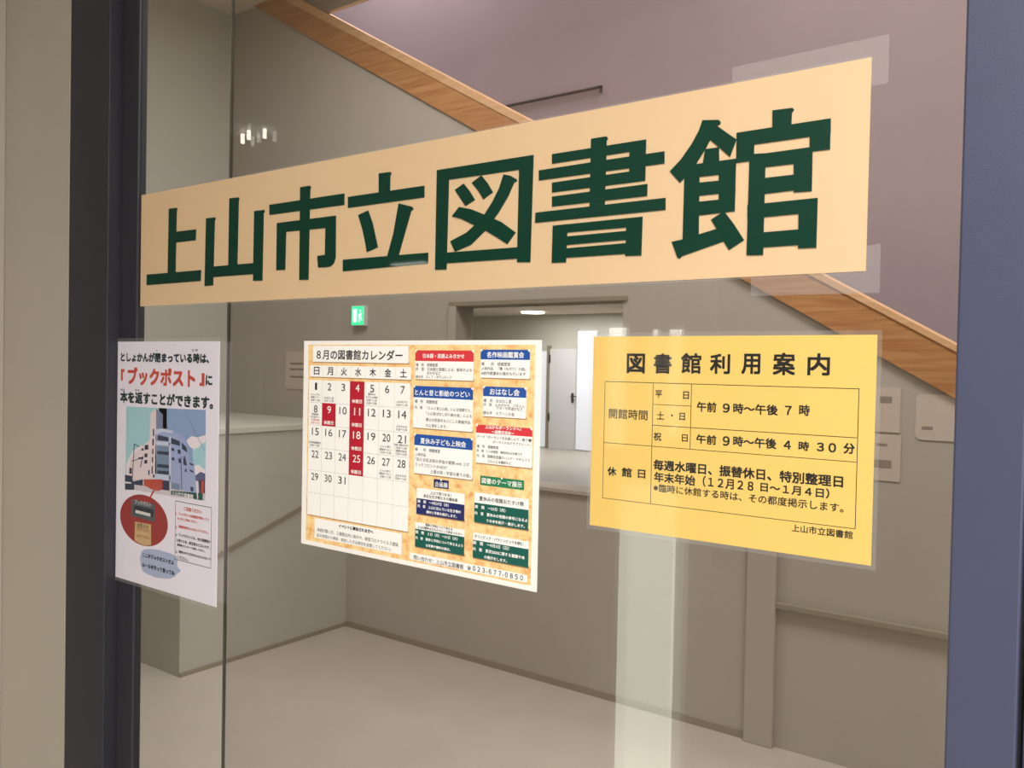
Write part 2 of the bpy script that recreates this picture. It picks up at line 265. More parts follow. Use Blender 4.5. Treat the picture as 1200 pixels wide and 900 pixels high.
CALENDAR = [
 ('f','cork_background','cork',1,[(10.2,6.3),(407.5,6.3),(407.5,288.8),(10.2,288.8)]),
 ('f','title_strip','paper_white',3,[(19.9,264.4),(206.6,264.4),(206.6,287.3),(19.9,287.3)]),
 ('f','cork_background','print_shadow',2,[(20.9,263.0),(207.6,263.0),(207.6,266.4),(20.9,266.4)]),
 ('t', 'title_strip', 'ink_dark', 5, '８月の図書館カレンダー', 28.0, 267.8, 196.0, 281.8, 0.5),
 ('f','calendar_grid','paper_white',3,[(13.8,243.1),(211.7,243.1),(211.7,259.4),(13.8,259.4)]),
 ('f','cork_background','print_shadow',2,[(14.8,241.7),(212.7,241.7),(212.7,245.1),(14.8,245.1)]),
 ('t', 'calendar_grid', 'ink_dark', 5, '日', 22.5, 245.9, 34.4, 257.1, 0.4),
 ('t', 'calendar_grid', 'ink_dark', 5, '月', 50.8, 245.9, 62.7, 257.1, 0.4),
 ('f','calendar_grid','grid_grey',4,[(42.0,243.1),(42.2,243.1),(42.2,259.4),(42.0,259.4)]),
 ('t', 'calendar_grid', 'ink_dark', 5, '火', 79.1, 245.9, 91.0, 257.1, 0.4),
 ('f','calendar_grid','grid_grey',4,[(70.2,243.1),(70.4,243.1),(70.4,259.4),(70.2,259.4)]),
 ('t', 'calendar_grid', 'ink_dark', 5, '水', 107.4, 245.9, 119.2, 257.1, 0.4),
 ('f','calendar_grid','grid_grey',4,[(98.5,243.1),(98.7,243.1),(98.7,259.4),(98.5,259.4)]),
 ('t', 'calendar_grid', 'ink_dark', 5, '木', 135.6, 245.9, 147.5, 257.1, 0.4),
 ('f','calendar_grid','grid_grey',4,[(126.8,243.1),(127.0,243.1),(127.0,259.4),(126.8,259.4)]),
 ('t', 'calendar_grid', 'ink_dark', 5, '金', 163.9, 245.9, 175.8, 257.1, 0.4),
 ('f','calendar_grid','grid_grey',4,[(155.0,243.1),(155.2,243.1),(155.2,259.4),(155.0,259.4)]),
 ('t', 'calendar_grid', 'ink_dark', 5, '土', 192.2, 245.9, 204.0, 257.1, 0.4),
 ('f','calendar_grid','grid_grey',4,[(183.3,243.1),(183.5,243.1),(183.5,259.4),(183.3,259.4)]),
 ('f','calendar_grid','paper_white',3,[(12.8,44.0),(210.8,44.0),(210.8,238.5),(12.8,238.5)]),
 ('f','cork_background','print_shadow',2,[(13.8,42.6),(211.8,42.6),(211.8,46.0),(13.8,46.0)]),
 ('f','calendar_grid','grid_grey',4,[(40.9,44.0),(41.2,44.0),(41.2,238.5),(40.9,238.5)]),
 ('f','calendar_grid','grid_grey',4,[(69.2,44.0),(69.5,44.0),(69.5,238.5),(69.2,238.5)]),
 ('f','calendar_grid','grid_grey',4,[(97.5,44.0),(97.8,44.0),(97.8,238.5),(97.5,238.5)]),
 ('f','calendar_grid','grid_grey',4,[(125.8,44.0),(126.1,44.0),(126.1,238.5),(125.8,238.5)]),
 ('f','calendar_grid','grid_grey',4,[(154.0,44.0),(154.3,44.0),(154.3,238.5),(154.0,238.5)]),
 ('f','calendar_grid','grid_grey',4,[(182.3,44.0),(182.6,44.0),(182.6,238.5),(182.3,238.5)]),
 ('f','calendar_grid','grid_grey',4,[(12.8,76.2),(210.8,76.2),(210.8,76.5),(12.8,76.5)]),
 ('f','calendar_grid','grid_grey',4,[(12.8,108.7),(210.8,108.7),(210.8,109.0),(12.8,109.0)]),
 ('f','calendar_grid','grid_grey',4,[(12.8,141.1),(210.8,141.1),(210.8,141.4),(12.8,141.4)]),
 ('f','calendar_grid','grid_grey',4,[(12.8,173.5),(210.8,173.5),(210.8,173.8),(12.8,173.8)]),
 ('f','calendar_grid','grid_grey',4,[(12.8,205.9),(210.8,205.9),(210.8,206.2),(12.8,206.2)]),
 ('t', 'calendar_grid', 'ink_dark', 6, '1', 25.5, 224.3, 30.0, 234.6, 0.05),
 ('t', 'calendar_grid', 'ink_grey', 6, 'としょかん', 17.0, 216.2, 36.8, 219.2, 0.1),
 ('t', 'calendar_grid', 'ink_grey', 6, '探検ツアー', 17.0, 212.1, 36.8, 215.2, 0.1),
 ('t', 'calendar_grid', 'ink_grey', 6, '10:00～12:00', 17.0, 208.0, 36.8, 211.1, 0.1),
 ('t', 'calendar_grid', 'ink_dark', 6, '2', 52.2, 224.3, 59.9, 234.6, 0.05),
 ('t', 'calendar_grid', 'ink_grey', 6, 'おはなし会', 45.3, 212.1, 65.1, 215.2, 0.1),
 ('t', 'calendar_grid', 'ink_grey', 6, '10:30～11:00', 45.3, 208.0, 65.1, 211.1, 0.1),
 ('t', 'calendar_grid', 'ink_dark', 6, '3', 80.5, 224.3, 88.1, 234.6, 0.05),
 ('f','calendar_grid','holiday_red',5,[(97.6,206.1),(125.9,206.1),(125.9,238.5),(97.6,238.5)]),
 ('t', 'calendar_grid', 'paper_white', 6, '4', 108.8, 224.3, 116.4, 234.6, 0.05),
 ('t', 'calendar_grid', 'paper_white', 6, '休館日', 101.9, 208.4, 121.7, 213.9, 0.25),
 ('t', 'calendar_grid', 'ink_dark', 6, '5', 137.1, 224.3, 144.7, 234.6, 0.05),
 ('t', 'calendar_grid', 'ink_grey', 6, '夏休み', 133.0, 220.2, 147.1, 223.3, 0.1),
 ('t', 'calendar_grid', 'ink_grey', 6, '子ども上映会', 128.7, 216.2, 151.4, 219.2, 0.1),
 ('t', 'calendar_grid', 'ink_grey', 6, '10:00～11:30', 130.2, 212.1, 150.0, 215.2, 0.1),
 ('t', 'calendar_grid', 'ink_grey', 6, '13:30～15:00', 130.2, 208.0, 150.0, 211.1, 0.1),
 ('t', 'calendar_grid', 'ink_dark', 6, '6', 165.4, 224.3, 173.0, 234.6, 0.05),
 ('t', 'calendar_grid', 'ink_dark', 6, '7', 193.7, 224.3, 201.3, 234.6, 0.05),
 ('t', 'calendar_grid', 'ink_grey', 6, 'よみきかせ', 186.7, 212.1, 206.5, 215.2, 0.1),
 ('t', 'calendar_grid', 'ink_grey', 6, '10:30～11:00', 186.7, 208.0, 206.5, 211.1, 0.1),
 ('t', 'calendar_grid', 'ink_dark', 6, '8', 23.9, 191.8, 31.6, 202.2, 0.05),
 ('t', 'calendar_grid', 'ink_grey', 6, '映画会', 19.8, 187.8, 34.0, 190.9, 0.1),
 ('t', 'calendar_grid', 'ink_grey', 6, '10:00～', 17.0, 183.7, 36.8, 186.8, 0.1),
 ('t', 'calendar_grid', 'red_print', 6, '午後の部', 18.4, 179.7, 35.4, 182.7, 0.1),
 ('t', 'calendar_grid', 'red_print', 6, '13:30～15:10', 17.0, 175.6, 36.8, 178.7, 0.1),
 ('f','calendar_grid','holiday_red',5,[(41.1,173.7),(69.3,173.7),(69.3,206.1),(41.1,206.1)]),
 ('t', 'calendar_grid', 'paper_white', 6, '9', 52.2, 191.8, 59.9, 202.2, 0.05),
 ('t', 'calendar_grid', 'paper_white', 6, '休館日', 45.3, 175.9, 65.1, 181.5, 0.25),
 ('t', 'calendar_grid', 'ink_dark', 6, '10', 77.0, 191.8, 91.7, 202.2, 0.05),
 ('f','calendar_grid','holiday_red',5,[(97.6,173.7),(125.9,173.7),(125.9,206.1),(97.6,206.1)]),
 ('t', 'calendar_grid', 'paper_white', 6, '11', 106.7, 191.8, 118.6, 202.2, 0.05),
 ('t', 'calendar_grid', 'paper_white', 6, '休館日', 101.9, 175.9, 121.7, 181.5, 0.25),
 ('t', 'calendar_grid', 'ink_dark', 6, '12', 133.5, 191.8, 148.3, 202.2, 0.05),
 ('t', 'calendar_grid', 'ink_dark', 6, '13', 161.8, 191.8, 176.5, 202.2, 0.05),
 ('t', 'calendar_grid', 'ink_dark', 6, '14', 190.1, 191.8, 204.8, 202.2, 0.05),
 ('t', 'calendar_grid', 'ink_grey', 6, 'よみきかせ', 186.7, 179.7, 206.5, 182.7, 0.1),
 ('t', 'calendar_grid', 'ink_grey', 6, '10:30～11:00', 186.7, 175.6, 206.5, 178.7, 0.1),
 ('t', 'calendar_grid', 'ink_dark', 6, '15', 20.4, 159.4, 35.1, 169.8, 0.05),
 ('t', 'calendar_grid', 'ink_grey', 6, '名作映画鑑賞会', 14.2, 147.2, 39.6, 150.3, 0.1),
 ('t', 'calendar_grid', 'ink_grey', 6, '10:00～12:00', 17.0, 143.2, 36.8, 146.3, 0.1),
 ('t', 'calendar_grid', 'ink_dark', 6, '16', 48.7, 159.4, 63.4, 169.8, 0.05),
 ('t', 'calendar_grid', 'ink_dark', 6, '17', 77.0, 159.4, 91.7, 169.8, 0.05),
 ('f','calendar_grid','holiday_red',5,[(97.6,141.2),(125.9,141.2),(125.9,173.7),(97.6,173.7)]),
 ('t', 'calendar_grid', 'paper_white', 6, '18', 105.3, 159.4, 120.0, 169.8, 0.05),
 ('t', 'calendar_grid', 'paper_white', 6, '休館日', 101.9, 143.5, 121.7, 149.0, 0.25),
 ('t', 'calendar_grid', 'ink_dark', 6, '19', 133.5, 159.4, 148.3, 169.8, 0.05),
 ('t', 'calendar_grid', 'ink_dark', 6, '20', 161.8, 159.4, 176.5, 169.8, 0.05),
 ('t', 'calendar_grid', 'ink_grey', 6, 'とんと昔と', 158.4, 151.3, 178.2, 154.4, 0.1),
 ('t', 'calendar_grid', 'ink_grey', 6, '影絵のつどい', 157.0, 147.2, 179.6, 150.3, 0.1),
 ('t', 'calendar_grid', 'ink_grey', 6, '10:30～11:30', 158.4, 143.2, 178.2, 146.3, 0.1),
 ('t', 'calendar_grid', 'ink_dark', 6, '21', 190.1, 159.4, 204.8, 169.8, 0.05),
 ('t', 'calendar_grid', 'ink_grey', 6, '日本語・英語よみきかせ', 183.6, 155.3, 209.6, 158.4, 0.1),
 ('t', 'calendar_grid', 'ink_grey', 6, '10:30～11:00', 186.7, 151.3, 206.5, 154.4, 0.1),
 ('t', 'calendar_grid', 'ink_grey', 6, '国際交流会', 186.7, 147.2, 206.5, 150.3, 0.1),
 ('t', 'calendar_grid', 'ink_grey', 6, '13:30～15:00', 186.7, 143.2, 206.5, 146.3, 0.1),
 ('t', 'calendar_grid', 'ink_dark', 6, '22', 20.4, 127.0, 35.1, 137.3, 0.05),
 ('t', 'calendar_grid', 'ink_dark', 6, '23', 48.7, 127.0, 63.4, 137.3, 0.05),
 ('t', 'calendar_grid', 'ink_dark', 6, '24', 77.0, 127.0, 91.7, 137.3, 0.05),
 ('f','calendar_grid','holiday_red',5,[(97.6,108.8),(125.9,108.8),(125.9,141.2),(97.6,141.2)]),
 ('t', 'calendar_grid', 'paper_white', 6, '25', 105.3, 127.0, 120.0, 137.3, 0.05),
 ('t', 'calendar_grid', 'paper_white', 6, '休館日', 101.9, 111.1, 121.7, 116.6, 0.25),
 ('t', 'calendar_grid', 'ink_dark', 6, '26', 133.5, 127.0, 148.3, 137.3, 0.05),
 ('t', 'calendar_grid', 'ink_dark', 6, '27', 161.8, 127.0, 176.5, 137.3, 0.05),
 ('t', 'calendar_grid', 'ink_grey', 6, 'とんと昔と', 158.4, 118.9, 178.2, 121.9, 0.1),
 ('t', 'calendar_grid', 'ink_grey', 6, '影絵のつどい', 157.0, 114.8, 179.6, 117.9, 0.1),
 ('t', 'calendar_grid', 'ink_grey', 6, '10:30～11:30', 158.4, 110.8, 178.2, 113.8, 0.1),
 ('t', 'calendar_grid', 'ink_dark', 6, '28', 190.1, 127.0, 204.8, 137.3, 0.05),
 ('t', 'calendar_grid', 'ink_grey', 6, 'よみきかせ', 186.7, 114.8, 206.5, 117.9, 0.1),
 ('t', 'calendar_grid', 'ink_grey', 6, '10:30～11:00', 186.7, 110.8, 206.5, 113.8, 0.1),
 ('t', 'calendar_grid', 'ink_dark', 6, '29', 20.4, 94.5, 35.1, 104.9, 0.05),
 ('t', 'calendar_grid', 'ink_dark', 6, '30', 48.7, 94.5, 63.4, 104.9, 0.05),
 ('t', 'calendar_grid', 'ink_dark', 6, '31', 77.0, 94.5, 91.7, 104.9, 0.05),
 ('f','visitor_note','paper_white',3,[(28.9,12.3),(200.1,12.3),(200.1,40.4),(28.9,40.4)]),
 ('t', 'visitor_note', 'black', 5, 'イベントに参加される方へ', 79.4, 32.9, 147.4, 38.1, 0.45),
 ('t', 'visitor_note', 'ink_grey', 5, '体調が悪い方、２週間以内に県外や、新型コロナウイルス感染', 34.4, 21.8, 194.3, 27.1, 0.1),
 ('t', 'visitor_note', 'ink_grey', 5, '拡大地域から帰省・来訪した方は参加を自粛してください。', 34.1, 14.1, 181.1, 19.2, 0.1),
 ('p',),
 ('f','cork_background','print_shadow',2,[(219.7,243.0),(316.9,243.0),(316.9,246.4),(219.7,246.4)]),
 ('f','event_panel','paper_white',3,[(218.7,244.4),(315.6,244.4),(315.6,267.9),(218.7,267.9)]),
 ('f','event_panel','panel_red',4,[(218.7,267.9),(315.6,267.9),(315.6,278.5),(312.4,281.7),(221.9,281.7),(218.7,278.5)]),
 ('f','event_panel','paper_white',6,[(217.9,281.1),(219.9,279.1),(221.9,281.1),(219.9,283.1)]),
 ('f','event_panel','paper_white',6,[(312.4,281.1),(314.4,279.1),(316.4,281.1),(314.4,283.1)]),
 ('t', 'event_panel', 'paper_white', 6, '日本語・英語よみきかせ', 232.0, 271.6, 301.1, 277.5, 0.25),
 ('t', 'event_panel', 'ink_grey', 5, '場\u3000所\u3000視聴覚室', 220.0, 260.8, 257.5, 265.1, 0.12),
 ('t', 'event_panel', 'ink_grey', 5, '内\u3000容\u3000日本語と英語による、絵本のよみ', 220.1, 255.3, 313.4, 259.8, 0.12),
 ('t', 'event_panel', 'ink_grey', 5, 'きかせなど', 239.5, 250.3, 262.8, 254.6, 0.12),
 ('t', 'event_panel', 'ink_grey', 5, '読み手\u3000ＡＬＴ・ボランティア', 220.2, 245.6, 281.1, 249.6, 0.12),
 ('p',),
 ('f','cork_background','print_shadow',2,[(217.7,179.9),(317.2,179.9),(317.2,183.3),(217.7,183.3)]),
 ('f','event_panel','paper_white',3,[(216.7,181.3),(315.9,181.3),(315.9,220.8),(216.7,220.8)]),
 ('f','event_panel','panel_blue',4,[(216.7,220.8),(315.9,220.8),(315.9,232.4),(312.7,235.6),(219.9,235.6),(216.7,232.4)]),
 ('f','event_panel','paper_white',6,[(215.9,235.0),(217.9,233.0),(219.9,235.0),(217.9,237.0)]),
 ('f','event_panel','paper_white',6,[(312.7,235.0),(314.7,233.0),(316.7,235.0),(314.7,237.0)]),
 ('t', 'event_panel', 'paper_white', 6, 'とんと昔と影絵のつどい', 219.4, 223.5, 310.8, 231.2, 0.25),
 ('t', 'event_panel', 'ink_grey', 5, '場\u3000所\u3000視聴覚室', 219.3, 213.4, 258.1, 217.9, 0.12),
 ('t', 'event_panel', 'ink_grey', 5, '内\u3000容\u3000「とんと昔上山会」による昔語りと、', 219.4, 205.7, 314.0, 209.8, 0.12),
 ('t', 'event_panel', 'ink_grey', 5, '「上山昔ばなし切り絵の会」による', 238.9, 198.6, 314.5, 202.9, 0.12),
 ('t', 'event_panel', 'ink_grey', 5, '郷土の民話をもとにした影絵作品', 239.0, 190.5, 312.4, 195.0, 0.12),
 ('t', 'event_panel', 'ink_grey', 5, 'の上演をします。', 239.1, 183.4, 275.0, 187.6, 0.12),
 ('p',),
 ('f','cork_background','print_shadow',2,[(220.5,120.7),(317.7,120.7),(317.7,124.1),(220.5,124.1)]),
 ('f','event_panel','paper_white',3,[(219.5,122.1),(316.5,122.1),(316.5,158.8),(219.5,158.8)]),
 ('f','event_panel','panel_blue',4,[(219.5,158.8),(316.5,158.8),(316.5,170.0),(313.3,173.2),(222.7,173.2),(219.5,170.0)]),
 ('f','event_panel','paper_white',6,[(218.7,172.6),(220.7,170.6),(222.7,172.6),(220.7,174.6)]),
 ('f','event_panel','paper_white',6,[(313.3,172.6),(315.3,170.6),(317.3,172.6),(315.3,174.6)]),
 ('t', 'event_panel', 'paper_white', 6, '夏休み子ども上映会', 230.2, 161.1, 306.2, 168.9, 0.25),
 ('t', 'event_panel', 'ink_grey', 5, '場\u3000\u3000所\u3000視聴覚室', 221.1, 151.2, 264.1, 155.6, 0.12),
 ('t', 'event_panel', 'ink_grey', 5, '上映作品', 221.8, 144.8, 239.7, 148.9, 0.12),
 ('t', 'event_panel', 'ink_grey', 5, '「忍たま乱太郎の宇宙大冒険 with コズ', 221.9, 138.2, 311.9, 142.8, 0.12),
 ('t', 'event_panel', 'ink_grey', 5, 'ミックフロント☆NEXT', 222.0, 131.3, 276.3, 136.2, 0.12),
 ('t', 'event_panel', 'ink_grey', 5, '土星の段・宇宙の果ての段」', 248.1, 124.4, 314.5, 129.1, 0.12),
 ('p',),
 ('f','cork_background','print_shadow',2,[(327.6,247.3),(401.2,247.3),(401.2,250.7),(327.6,250.7)]),
 ('f','event_panel','paper_white',3,[(326.6,248.7),(400.1,248.7),(400.1,271.0),(326.6,271.0)]),
 ('f','event_panel','panel_blue',4,[(326.6,271.0),(400.1,271.0),(400.1,279.7),(396.9,282.9),(329.8,282.9),(326.6,279.7)]),
 ('f','event_panel','paper_white',6,[(325.8,282.3),(327.8,280.3),(329.8,282.3),(327.8,284.3)]),
 ('f','event_panel','paper_white',6,[(396.9,282.3),(398.9,280.3),(400.9,282.3),(398.9,284.3)]),
 ('t', 'event_panel', 'paper_white', 6, '名作映画鑑賞会', 336.4, 273.1, 391.7, 280.4, 0.25),
 ('t', 'event_panel', 'ink_grey', 5, '場\u3000\u3000所\u3000視聴覚室', 328.0, 263.3, 371.8, 267.8, 0.12),
 ('t', 'event_panel', 'ink_grey', 5, '上映作品\u3000「殯（もがり）の森」', 328.0, 258.0, 394.6, 262.1, 0.12),
 ('t', 'event_panel', 'ink_grey', 5, '※原作関連本の展示も行います', 328.1, 252.0, 394.7, 256.3, 0.12),
 ('p',),
 ('f','cork_background','print_shadow',2,[(332.5,200.4),(396.9,200.4),(396.9,203.8),(332.5,203.8)]),
 ('f','event_panel','paper_white',3,[(331.5,201.8),(395.9,201.8),(395.9,226.3),(331.5,226.3)]),
 ('f','event_panel','panel_blue',4,[(331.5,226.3),(395.9,226.3),(395.9,235.0),(392.7,238.2),(334.7,238.2),(331.5,235.0)]),
 ('f','event_panel','paper_white',6,[(330.7,237.6),(332.7,235.6),(334.7,237.6),(332.7,239.6)]),
 ('f','event_panel','paper_white',6,[(392.7,237.6),(394.7,235.6),(396.7,237.6),(394.7,239.6)]),
 ('t', 'event_panel', 'paper_white', 6, 'おはなし会', 341.9, 228.1, 386.2, 236.3, 0.25),
 ('t', 'event_panel', 'ink_grey', 5, '場\u3000所\u3000おはなし室', 332.4, 218.9, 374.7, 223.3, 0.12),
 ('t', 'event_panel', 'ink_grey', 5, '内\u3000容\u3000よみきかせ、パネルシ', 332.5, 214.2, 394.1, 218.3, 0.12),
 ('t', 'event_panel', 'ink_grey', 5, 'アターや手遊びなど', 352.6, 210.4, 391.4, 214.4, 0.12),
 ('t', 'event_panel', 'ink_grey', 5, '読み手\u3000スプーンの会', 332.3, 203.9, 379.3, 208.2, 0.12),
 ('p',),
 ('f','cork_background','print_shadow',2,[(322.9,142.8),(406.4,142.8),(406.4,146.2),(322.9,146.2)]),
 ('f','event_panel','paper_white',3,[(321.9,144.2),(405.7,144.2),(405.7,181.0),(321.9,181.0)]),
 ('f','event_panel','panel_red',4,[(321.9,181.0),(405.7,181.0),(405.7,187.9),(402.5,191.1),(325.1,191.1),(321.9,187.9)]),
 ('f','event_panel','paper_white',6,[(321.1,190.5),(323.1,188.5),(325.1,190.5),(323.1,192.5)]),
 ('f','event_panel','paper_white',6,[(402.5,190.5),(404.5,188.5),(406.5,190.5),(404.5,192.5)]),
 ('t', 'event_panel', 'paper_white', 6, '上山からポーランドへ！', 335.5, 186.8, 389.5, 191.3, 0.25),
 ('t', 'event_panel', 'paper_white', 6, '～国際交流会～', 346.0, 181.3, 379.6, 185.7, 0.25),
 ('t', 'event_panel', 'ink_grey', 5, 'テーマ「ポーランドを応援しよう・歌う♥', 323.2, 174.5, 405.0, 178.4, 0.12),
 ('t', 'event_panel', 'ink_grey', 5, 'ポーランドのパラアスリート」', 347.9, 169.4, 404.0, 173.1, 0.12),
 ('t', 'event_panel', 'ink_grey', 5, '場\u3000所\u3000視聴覚室', 323.4, 162.8, 356.7, 166.7, 0.12),
 ('t', 'event_panel', 'ink_grey', 5, '定\u3000員\u3000１５名程度\u3000事前申込が必要です', 323.4, 157.7, 392.1, 161.0, 0.12),
 ('t', 'event_panel', 'ink_grey', 5, '内\u3000容\u3000国際交流員のハンナ・マチェイス', 323.5, 151.2, 403.1, 155.1, 0.12),
 ('t', 'event_panel', 'ink_grey', 5, 'さんによる講話など', 340.7, 145.7, 376.2, 149.3, 0.12),
 ('p',),
 ('f','event_tag','panel_navy',4,[(254.3,106.8),(279.2,106.8),(279.2,117.7),(254.3,117.7)]),
 ('f','event_tag','paper_white',6,[(265.1,117.2),(266.7,115.5),(268.3,117.2),(266.7,119.2)]),
 ('t', 'event_tag', 'paper_white', 6, '企画展', 256.5, 108.3, 277.6, 114.8, 0.2),
 ('p',),
 ('f','event_tag','panel_green',4,[(329.6,117.4),(395.4,117.4),(395.4,128.9),(329.6,128.9)]),
 ('f','event_tag','paper_white',6,[(360.9,128.4),(362.5,126.7),(364.1,128.4),(362.5,130.4)]),
 ('t', 'event_tag', 'paper_white', 6, '図書のテーマ展示', 332.2, 119.7, 392.6, 126.7, 0.2),
 ('p',),
 ('f','cork_background','print_shadow',2,[(226.1,68.4),(306.5,68.4),(306.5,71.8),(226.1,71.8)]),
 ('f','event_panel','paper_white',3,[(225.1,90.1),(305.5,90.1),(305.5,103.7),(225.1,103.7)]),
 ('f','event_panel','panel_navy',4,[(225.1,69.8),(305.5,69.8),(305.5,90.1),(225.1,90.1)]),
 ('t', 'event_panel', 'ink_dark', 5, '上山で見つかる！', 248.7, 97.4, 283.6, 101.5, 0.15),
 ('t', 'event_panel', 'ink_dark', 5, '身近な生き物たちの標本展', 237.1, 92.1, 294.2, 96.5, 0.15),
 ('t', 'event_panel', 'paper_white', 6, '期\u3000間\u3000～9月27日（月）', 227.3, 84.4, 280.1, 88.6, 0.2),
 ('t', 'event_panel', 'paper_white', 6, '内\u3000容\u3000上山に住んでいる生き物の', 227.4, 78.4, 299.9, 82.5, 0.2),
 ('t', 'event_panel', 'paper_white', 6, '標本と写真を展示します。', 242.5, 72.2, 293.3, 76.1, 0.2),
 ('p',),
 ('f','cork_background','print_shadow',2,[(224.7,25.4),(307.4,25.4),(307.4,28.8),(224.7,28.8)]),
 ('f','event_panel','paper_white',3,[(223.7,50.0),(306.4,50.0),(306.4,58.9),(223.7,58.9)]),
 ('f','event_panel','panel_teal',4,[(223.7,26.8),(306.4,26.8),(306.4,50.0),(223.7,50.0)]),
 ('t', 'event_panel', 'ink_dark', 5, '戦争と平和について考える', 241.7, 55.4, 286.7, 58.9, 0.15),
 ('t', 'event_panel', 'ink_dark', 5, '上山の戦争はどのようにして始まったか～', 227.7, 51.1, 303.3, 54.7, 0.15),
 ('t', 'event_panel', 'paper_white', 6, '期\u3000間\u3000２日（月）～31日（火）', 224.5, 44.0, 295.5, 48.3, 0.2),
 ('t', 'event_panel', 'paper_white', 6, '内\u3000容\u3000戦争と平和について考えるよう', 224.6, 36.7, 304.2, 40.7, 0.2),
 ('t', 'event_panel', 'paper_white', 6, 'な写真や資料を展示。', 242.5, 29.1, 283.9, 32.9, 0.2),
 ('p',),
 ('f','cork_background','print_shadow',2,[(322.2,69.4),(403.5,69.4),(403.5,72.8),(322.2,72.8)]),
 ('f','event_panel','paper_white',3,[(321.2,94.8),(402.5,94.8),(402.5,107.4),(321.2,107.4)]),
 ('f','event_panel','panel_teal',4,[(321.2,70.8),(402.5,70.8),(402.5,94.8),(321.2,94.8)]),
 ('t', 'event_panel', 'ink_dark', 5, '夏休みの宿題おたすけ隊', 328.6, 98.0, 395.6, 103.6, 0.15),
 ('t', 'event_panel', 'paper_white', 6, '期\u3000間\u3000～23日（月）', 322.0, 88.0, 369.0, 92.3, 0.2),
 ('t', 'event_panel', 'paper_white', 6, '内\u3000容\u3000夏休みの宿題の参考になるよ', 322.1, 80.1, 401.3, 84.4, 0.2),
 ('t', 'event_panel', 'paper_white', 6, 'うな本を紹介・展示します。', 340.5, 73.0, 397.6, 77.0, 0.2),
 ('p',),
 ('f','cork_background','print_shadow',2,[(321.0,25.4),(404.7,25.4),(404.7,28.8),(321.0,28.8)]),
 ('f','event_panel','paper_white',3,[(320.0,48.7),(403.7,48.7),(403.7,58.0),(320.0,58.0)]),
 ('f','event_panel','panel_teal',4,[(320.0,26.8),(403.7,26.8),(403.7,48.7),(320.0,48.7)]),
 ('t', 'event_panel', 'ink_dark', 5, 'オリンピック・パラリンピックを読む', 322.5, 51.7, 395.7, 55.7, 0.15),
 ('t', 'event_panel', 'paper_white', 6, '期\u3000間\u3000～9月5日（日）', 320.2, 43.2, 375.3, 47.8, 0.2),
 ('t', 'event_panel', 'paper_white', 6, '内\u3000容\u3000東京2020に関する書籍や本', 320.3, 35.6, 398.6, 40.1, 0.2),
 ('t', 'event_panel', 'paper_white', 6, 'の展示をします。', 338.1, 28.1, 372.7, 32.1, 0.2),
 ('f','contact_strip','paper_white',3,[(214.9,9.0),(402.3,9.0),(402.3,18.0),(214.9,18.0)]),
 ('t', 'contact_strip', 'ink_dark', 5, '問い合わせ：上山市立図書館', 222.0, 9.5, 305.7, 15.6, 0.12),
 ('t', 'contact_strip', 'ink_dark', 5, '☎', 311.7, 10.1, 317.8, 15.1, 0.12),
 ('t', 'contact_strip', 'ink_dark', 5, '０２３-６７７-０８５０', 320.5, 10.3, 396.6, 16.6, 0.3),
]
